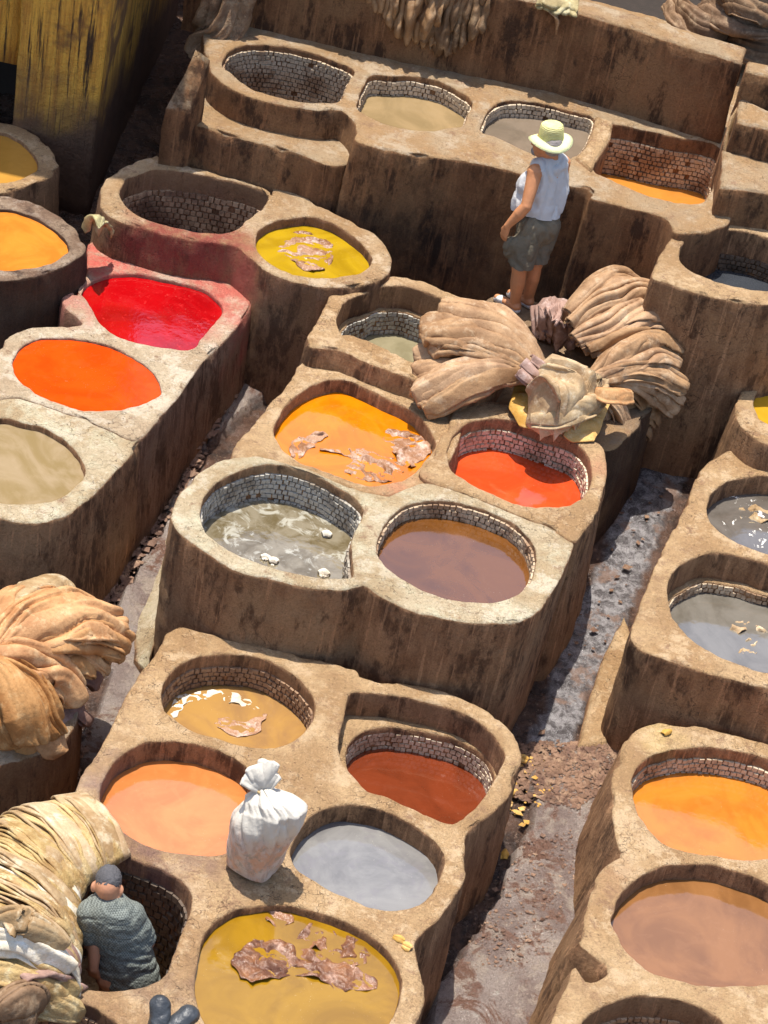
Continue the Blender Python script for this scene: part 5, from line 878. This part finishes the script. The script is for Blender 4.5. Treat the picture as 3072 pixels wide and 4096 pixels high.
# hands: palm, four fingers, thumb
def hand(bm, wr, dr, pd, k=1.):
    wr = Vector(wr); dr = Vector(dr).normalized(); pd = Vector(pd).normalized(); sd = dr.cross(pd).normalized()
    for t in (-.024, -.008, .008, .024): add_cap(bm, wr+dr*.01+sd*t*.6, wr+dr*.085+sd*t, .016, .013)
    for t, L_ in ((-.027, .058), (-.009, .070), (.009, .066), (.026, .050)):
        a = wr+dr*.085+sd*t; b = a+dr*L_*.5+pd*L_*.18; c2 = b+dr*L_*.32+pd*L_*.4
        add_cap(bm, a, b, .0095, .009); add_cap(bm, b, c2, .009, .0075)
    a = wr+dr*.03-sd*.026; b = a+dr*.035-sd*.022+pd*.015; add_cap(bm, a, b, .013, .011); add_cap(bm, b, b+dr*.032+pd*.012, .010, .008)
hand(bm, lwr, Vector((0.388, 13.87, 1.451))-Vector(lwr), (.5, .5, 0)); hand(bm, rwr, (-.2, .1, -1), (-.5, .5, 0))
remesh(bm, .0065, 'skin_tan', 'body', man, sm=3)
bm = bmesh.new()   # shirt
add_cap(bm, mid(lsh, rsh, .18), mid(lsh, rsh, .85), .078, .078); add_cap(bm, mid(lsh, rsh, .35), mid(lhip, rhip, .42), .108, .132); add_cap(bm, mid(lsh, rsh, .68), mid(lhip, rhip, .58), .105, .125)
add_ell(bm, (0.5, 14.02, 1.692), (.105, .11, .15)); add_ell(bm, (0.511, 14.03, 1.818), (.11, .11, .13)); add_cap(bm, mid(rsh, lsh, .14), (0.679, 14.12, 1.792), .078, .088); add_cap(bm, (0.679, 14.12, 1.792), (0.646, 14.08, 1.628), .088, .105)
ob = remesh(bm, .011, 'shirt', 'shirt', man, wr=.019, sm=6, wfr=(12, 12, 4), seed=3)
me = ob.data; bmm = bmesh.new(); bmm.from_mesh(me); lo = ob.location+man.location   # straight hem
zc = (0.587, 14, 1.628)[2]
bmesh.ops.bisect_plane(bmm, geom=bmm.verts[:]+bmm.edges[:]+bmm.faces[:], plane_co=(0, 0, zc-lo.z), plane_no=(0, .18, 1), clear_inner=True); bmm.to_mesh(me); bmm.free()
bm = bmesh.new()   # shorts
add_ell(bm, mid(lhip, rhip, .5), (.145, .135, .14)); hemL, hemR = mid(lhip, lkn, 1.02), mid(rhip, rkn, .98)
add_cap(bm, lhip, hemL, .105, .092); add_cap(bm, rhip, hemR, .102, .085); add_ell(bm, (0.473, 13.87, 1.416), (.07, .05, .09))
ob = remesh(bm, .011, 'shorts', 'shorts', man, wr=.016, sm=4, wfr=(11, 11, 7), seed=11)
me = ob.data; bmm = bmesh.new(); bmm.from_mesh(me); lo = ob.location+man.location; zh = (0.568, 13.86, 1.238)[2]
bmesh.ops.bisect_plane(bmm, geom=bmm.verts[:]+bmm.edges[:]+bmm.faces[:], plane_co=(0, 0, zh-lo.z+.065), plane_no=(0, .0, 1), clear_inner=True); bmm.to_mesh(me); bmm.free()
for an in (lan, ran):
    bm = bmesh.new(); add_cap(bm, (an[0]+.02, an[1]-.025, .955), (an[0]-.13, an[1]+.07, .952), .030, .028); add_ell(bm, (an[0]-.10, an[1]+.05, .970), (.042, .036, .026))
    remesh(bm, .008, 'white', 'slipper', man, sm=3)
bm = bmesh.new(); add_ell(bm, hv+fd*.075+Vector((0, 0, -.062)), (.032, .046, .034), rotm); remesh(bm, .007, 'beard', 'beard', man, sm=2, wr=.004, wfr=(60, 60, 60))
bm = bmesh.new(); add_ell(bm, hv-fd*.03+Vector((0, 0, .02)), (.078, .079, .085), rotm); remesh(bm, .008, 'beard', 'hair', man, sm=2, wr=.004, wfr=(60, 60, 60))
# hat as a lathe: crown and brim
def lathe(prof, c, rot, m, name, parent, n=48, ell=(1, 1), wob=0):
    V = []
    for r_, z_ in prof:
        for i in range(n):
            a = i/n*2*math.pi; V.append(Vector((r_*math.cos(a)*ell[0], r_*math.sin(a)*ell[1], z_+wob*math.sin(a*2+.6)*r_)))
    V = np.array([(rot @ v+Vector(c))[:] for v in V]); k = len(prof)
    F_ = [(j*n+i, j*n+(i+1) % n, (j+1)*n+(i+1) % n, (j+1)*n+i) for j in range(k-1) for i in range(n)]
    if prof[-1][0] < .06: F_.append(tuple((k-1)*n+i for i in range(n)))
    return mesh(name, V, F_, m, parent=parent)
hc = hv+Vector((.01, .01, .05)); hr = Matrix.Rotation(R(-7), 3, 'Y')
lathe([(.098, 0), (.10, .02), (.096, .05), (.092, .085), (.086, .105), (.074, .114), (.055, .108), (.02, .104)], hc, hr, 'straw_hat', 'hat_crown', man, ell=(.88, .80))
lathe([(.090, .004), (.12, .001), (.15, -.008), (.182, -.020), (.186, -.016), (.15, 0), (.12, .007), (.096, .011)], hc, hr, 'straw_pale', 'hat_brim', man, ell=(.82, .78), wob=.10)

# ---- crouching man
cm = root('person', (-0.881, 8.375, -0.3)); tag(cm, 'worker with short grey hair in checked shirt, bent down inside the pit', 'person')
hd2 = (-0.947, 7.943, 0.76); nk2 = (-0.918, 7.918, 0.7); ls2, rs2 = (-1.001, 7.859, 0.62), (-0.806, 7.911, 0.62); lw2, rw2 = (-0.88, 7.852, 0.36), (-0.738, 7.919, 0.36); lh2, rh2 = (-0.848, 7.827, 0.22), (-0.695, 7.903, 0.22)
le2 = (-0.951, 7.779, 0.47); lwr2 = (-0.923, 7.747, 0.34)
le2 = (-0.978, 7.845, 0.42); fa0 = (-0.953, 7.822, 0.44); lwr2 = (-0.936, 7.77, 0.32)
re2 = (-0.703, 7.929, 0.42); rwr2 = (-0.779, 8.228, 0.12)
bm = bmesh.new(); hv2 = Vector(hd2); fd2 = Vector((-.10, .85, -.5)).normalized(); sd2 = Vector((1, .1, 0)).normalized(); up2 = sd2.cross(fd2); rot2 = Matrix((sd2, fd2, up2)).transposed()
add_ell(bm, hv2, (.064, .086, .082), rot2); add_ell(bm, hv2+fd2*.05-up2*.035, (.05, .05, .05), rot2); add_cap(bm, hv2+fd2*.09, hv2+fd2*.105-up2*.02, .010, .013)
for sg in (-1, 1):
    e = hv2+sd2*.068*sg-up2*.022-fd2*.005; add_ell(bm, e, (.016, .016, .030), rot2); add_ell(bm, e+sd2*sg*.008-fd2*.006, (.006, .014, .024), rot2)
add_cap(bm, nk2, hv2-up2*.03-fd2*.02, .052, .050); add_cap(bm, mid(ls2, rs2, .5), nk2, .06, .05); add_cap(bm, ls2, rs2, .05, .05); add_cap(bm, mid(ls2, rs2, .5), mid(lw2, rw2, .5), .09, .09)
add_cap(bm, mid(lw2, rw2, .5), mid(lh2, rh2, .5), .09, .10); add_cap(bm, ls2, le2, .055, .042); add_cap(bm, le2, fa0, .042, .040); add_cap(bm, fa0, lwr2, .040, .027); add_cap(bm, rs2, re2, .054, .042); add_cap(bm, re2, rwr2, .04, .027)
hand(bm, lwr2, (.1, .3, -1), (.2, .9, 0)); hand(bm, rwr2, (-.1, .5, -.8), (0, -.5, -.5))
ftz = -.28
for h_, dx in ((lh2, -.02), (rh2, .03)):
    kn = (h_[0]+dx, h_[1]+.16, -.02); ak = (h_[0]+dx, h_[1]+.02, ftz+.04)
    add_cap(bm, h_, kn, .08, .058); add_cap(bm, kn, ak, .055, .038); add_cap(bm, ak, (ak[0], ak[1]+.14, ftz), .036, .028)
remesh(bm, .0065, 'skin', 'body', cm, sm=3)
bm = bmesh.new(); add_ell(bm, hv2+fd2*.004+up2*.022, (.0665, .086, .077), rot2); remesh(bm, .006, 'hair', 'hair', cm, sm=1, wr=.005, wfr=(45, 45, 45))
bm = bmesh.new()
for k_ in np.linspace(0, 1, 7):
    c_ = np.array(mid(mid(ls2, rs2, .5), mid(lw2, rw2, .5), k_)); add_ell(bm, c_, (.145+.010*math.sin(k_*3), .115, .11))
for k_ in np.linspace(0, 1, 5): c_ = np.array(mid(mid(lw2, rw2, .5), mid(lh2, rh2, .5), k_)); add_ell(bm, c_, (.145+.03*k_, .125, .125))
add_cap(bm, ls2, rs2, .070, .070); add_cap(bm, ls2, mid(ls2, le2, .72), .074, .068); add_cap(bm, rs2, mid(rs2, re2, .8), .072, .064); add_cap(bm, mid(ls2, rs2, .5), mid(mid(ls2, rs2, .5), nk2, .5), .078, .058)
remesh(bm, .009, 'checked', 'shirt', cm, wr=.011, sm=5, wfr=(5, 12, 14), seed=21)

# ---- rubber boots near the bottom edge
bt = root('rubber_boots', (-0.481, 7.431, 0.48)); tag(bt, 'pair of dark grey rubber boots at the bottom edge', 'boots')
for a, b_, k_ in (((-0.518, 7.305, 0.53), (-0.543, 7.383, 0.62), 1), ((-0.459, 7.321, 0.53), (-0.398, 7.394, 0.58), 1)):
    bm = bmesh.new(); add_cap(bm, a, b_, .062, .05); e = np.array(b_); add_ell(bm, e, (.055, .055, .04)); remesh(bm, .009, 'rubber', 'boot', bt, sm=4, wr=.006, wfr=(8, 8, 30))

# ---- tied sack
def build_sack():
    r_ = root('sack', (-0.252, 8.488, 0.48)); tag(r_, 'full white woven sack tied at the top, standing among the vats', 'sack')
    c0 = np.array((-0.277, 8.528, 0.48)); n, k = 200, 130; hs = np.linspace(0, 1, k)
    prof = np.interp(hs, [0, .015, .05, .2, .45, .66, .80, .89, .95, 1], [.02, .10, .145, .165, .185, .20, .188, .14, .07, .03])
    H_ = .60; V = []
    for i, h in enumerate(hs):
        a = np.linspace(0, 2*np.pi, n, endpoint=False); ca, sa = np.cos(a), np.sin(a)
        e = 2+2.2*(1-h)**1.5; sup = (np.abs(ca)**e+np.abs(sa)**e)**(-1/e); r2 = prof[i]*sup
        p = np.stack([ca*r2*.86, sa*r2*.68, np.full(n, h*H_)], 1); rad = np.stack([ca, sa, 0*a], 1)
        c_, s2 = math.cos(-.35), math.sin(-.35); p[:, :2] = p[:, :2] @ np.array([[c_, s2], [-s2, c_]])
        lo_ = .045*pn(np.stack([ca*.9, sa*.9, np.full(n, h*1.5)], 1), 61)*math.sin(h*3.14)
        g = np.stack([(a-3.14)*.9+h*2.6, np.full(n, h*3.6-0)-ca*.5, sa*.6], 1); g[:, 0] = ca*1.3+h*2.2; g[:, 1] = sa*1.3-h*1.2
        f1 = np.minimum(np.abs(pn(g, 9))*3.4, 1)-.55; f2 = np.minimum(np.abs(pn(g*2.3, 19))*3, 1)-.5
        am = .006+.018*np.clip((h-.35)/.3, 0, 1)*(1 if h < .95 else .4)
        p += rad*(lo_+am*f1+am*.35*f2)[:, None]
        sh = np.clip((h-.55)/.3, 0, 1)*(prof[i]/.2)
        p[:, 2] += .06*sh*ca-.03*sh*sa; p[:, 0] += .05*np.clip((h-.3)/.5, 0, 1)-.075*np.clip((h-.82)/.18, 0, 1); V.append(p+c0)
    F_ = [(j*n+i, j*n+(i+1) % n, (j+1)*n+(i+1) % n, (j+1)*n+i) for j in range(k-1) for i in range(n)]; F_.append(tuple(range(n))[::-1])
    mesh('sack_body', np.vstack(V), F_, 'sack', parent=r_)
    top = c0+np.array((-.02, 0, H_-.015))
    for q_, (dx, dy, dz, w_) in enumerate(((-.10, .03, .06, .055), (-.05, .05, .12, .06), (.0, .06, .15, .05), (.03, .05, .10, .045))):
        e = top+np.array((dx, dy, dz)); m_ = top+np.array((dx*.4, dy*.4, dz*.65))
        v, f = strip([top, m_, e], [.018, w_*.8, w_], [.015, .022, .02], seed=800+q_, wr=.007, fr=14, ns=50, layers=3)
        o = mesh('gathered_top', v, f, 'sack', parent=r_); s_ = o.modifiers.new('t', 'SOLIDIFY'); s_.thickness = .004
    mb = MB(); N_ = 24
    for i in range(N_):
        a = i/N_*6.2832
        mb.v.append(np.array([[top[0]+math.cos(a)*(.034+.010*math.cos(t)), top[1]+math.sin(a)*(.030+.010*math.cos(t)), top[2]+.010*math.sin(t)] for t in np.linspace(0, 6.2832, 8, endpoint=False)]))
    for i in range(N_):
        for j in range(8): mb.f.append((i*8+j, i*8+(j+1) % 8, ((i+1) % N_)*8+(j+1) % 8, ((i+1) % N_)*8+j))
    mesh('tie', mb.verts(), mb.f, 'hide_straw', parent=r_)
build_sack()
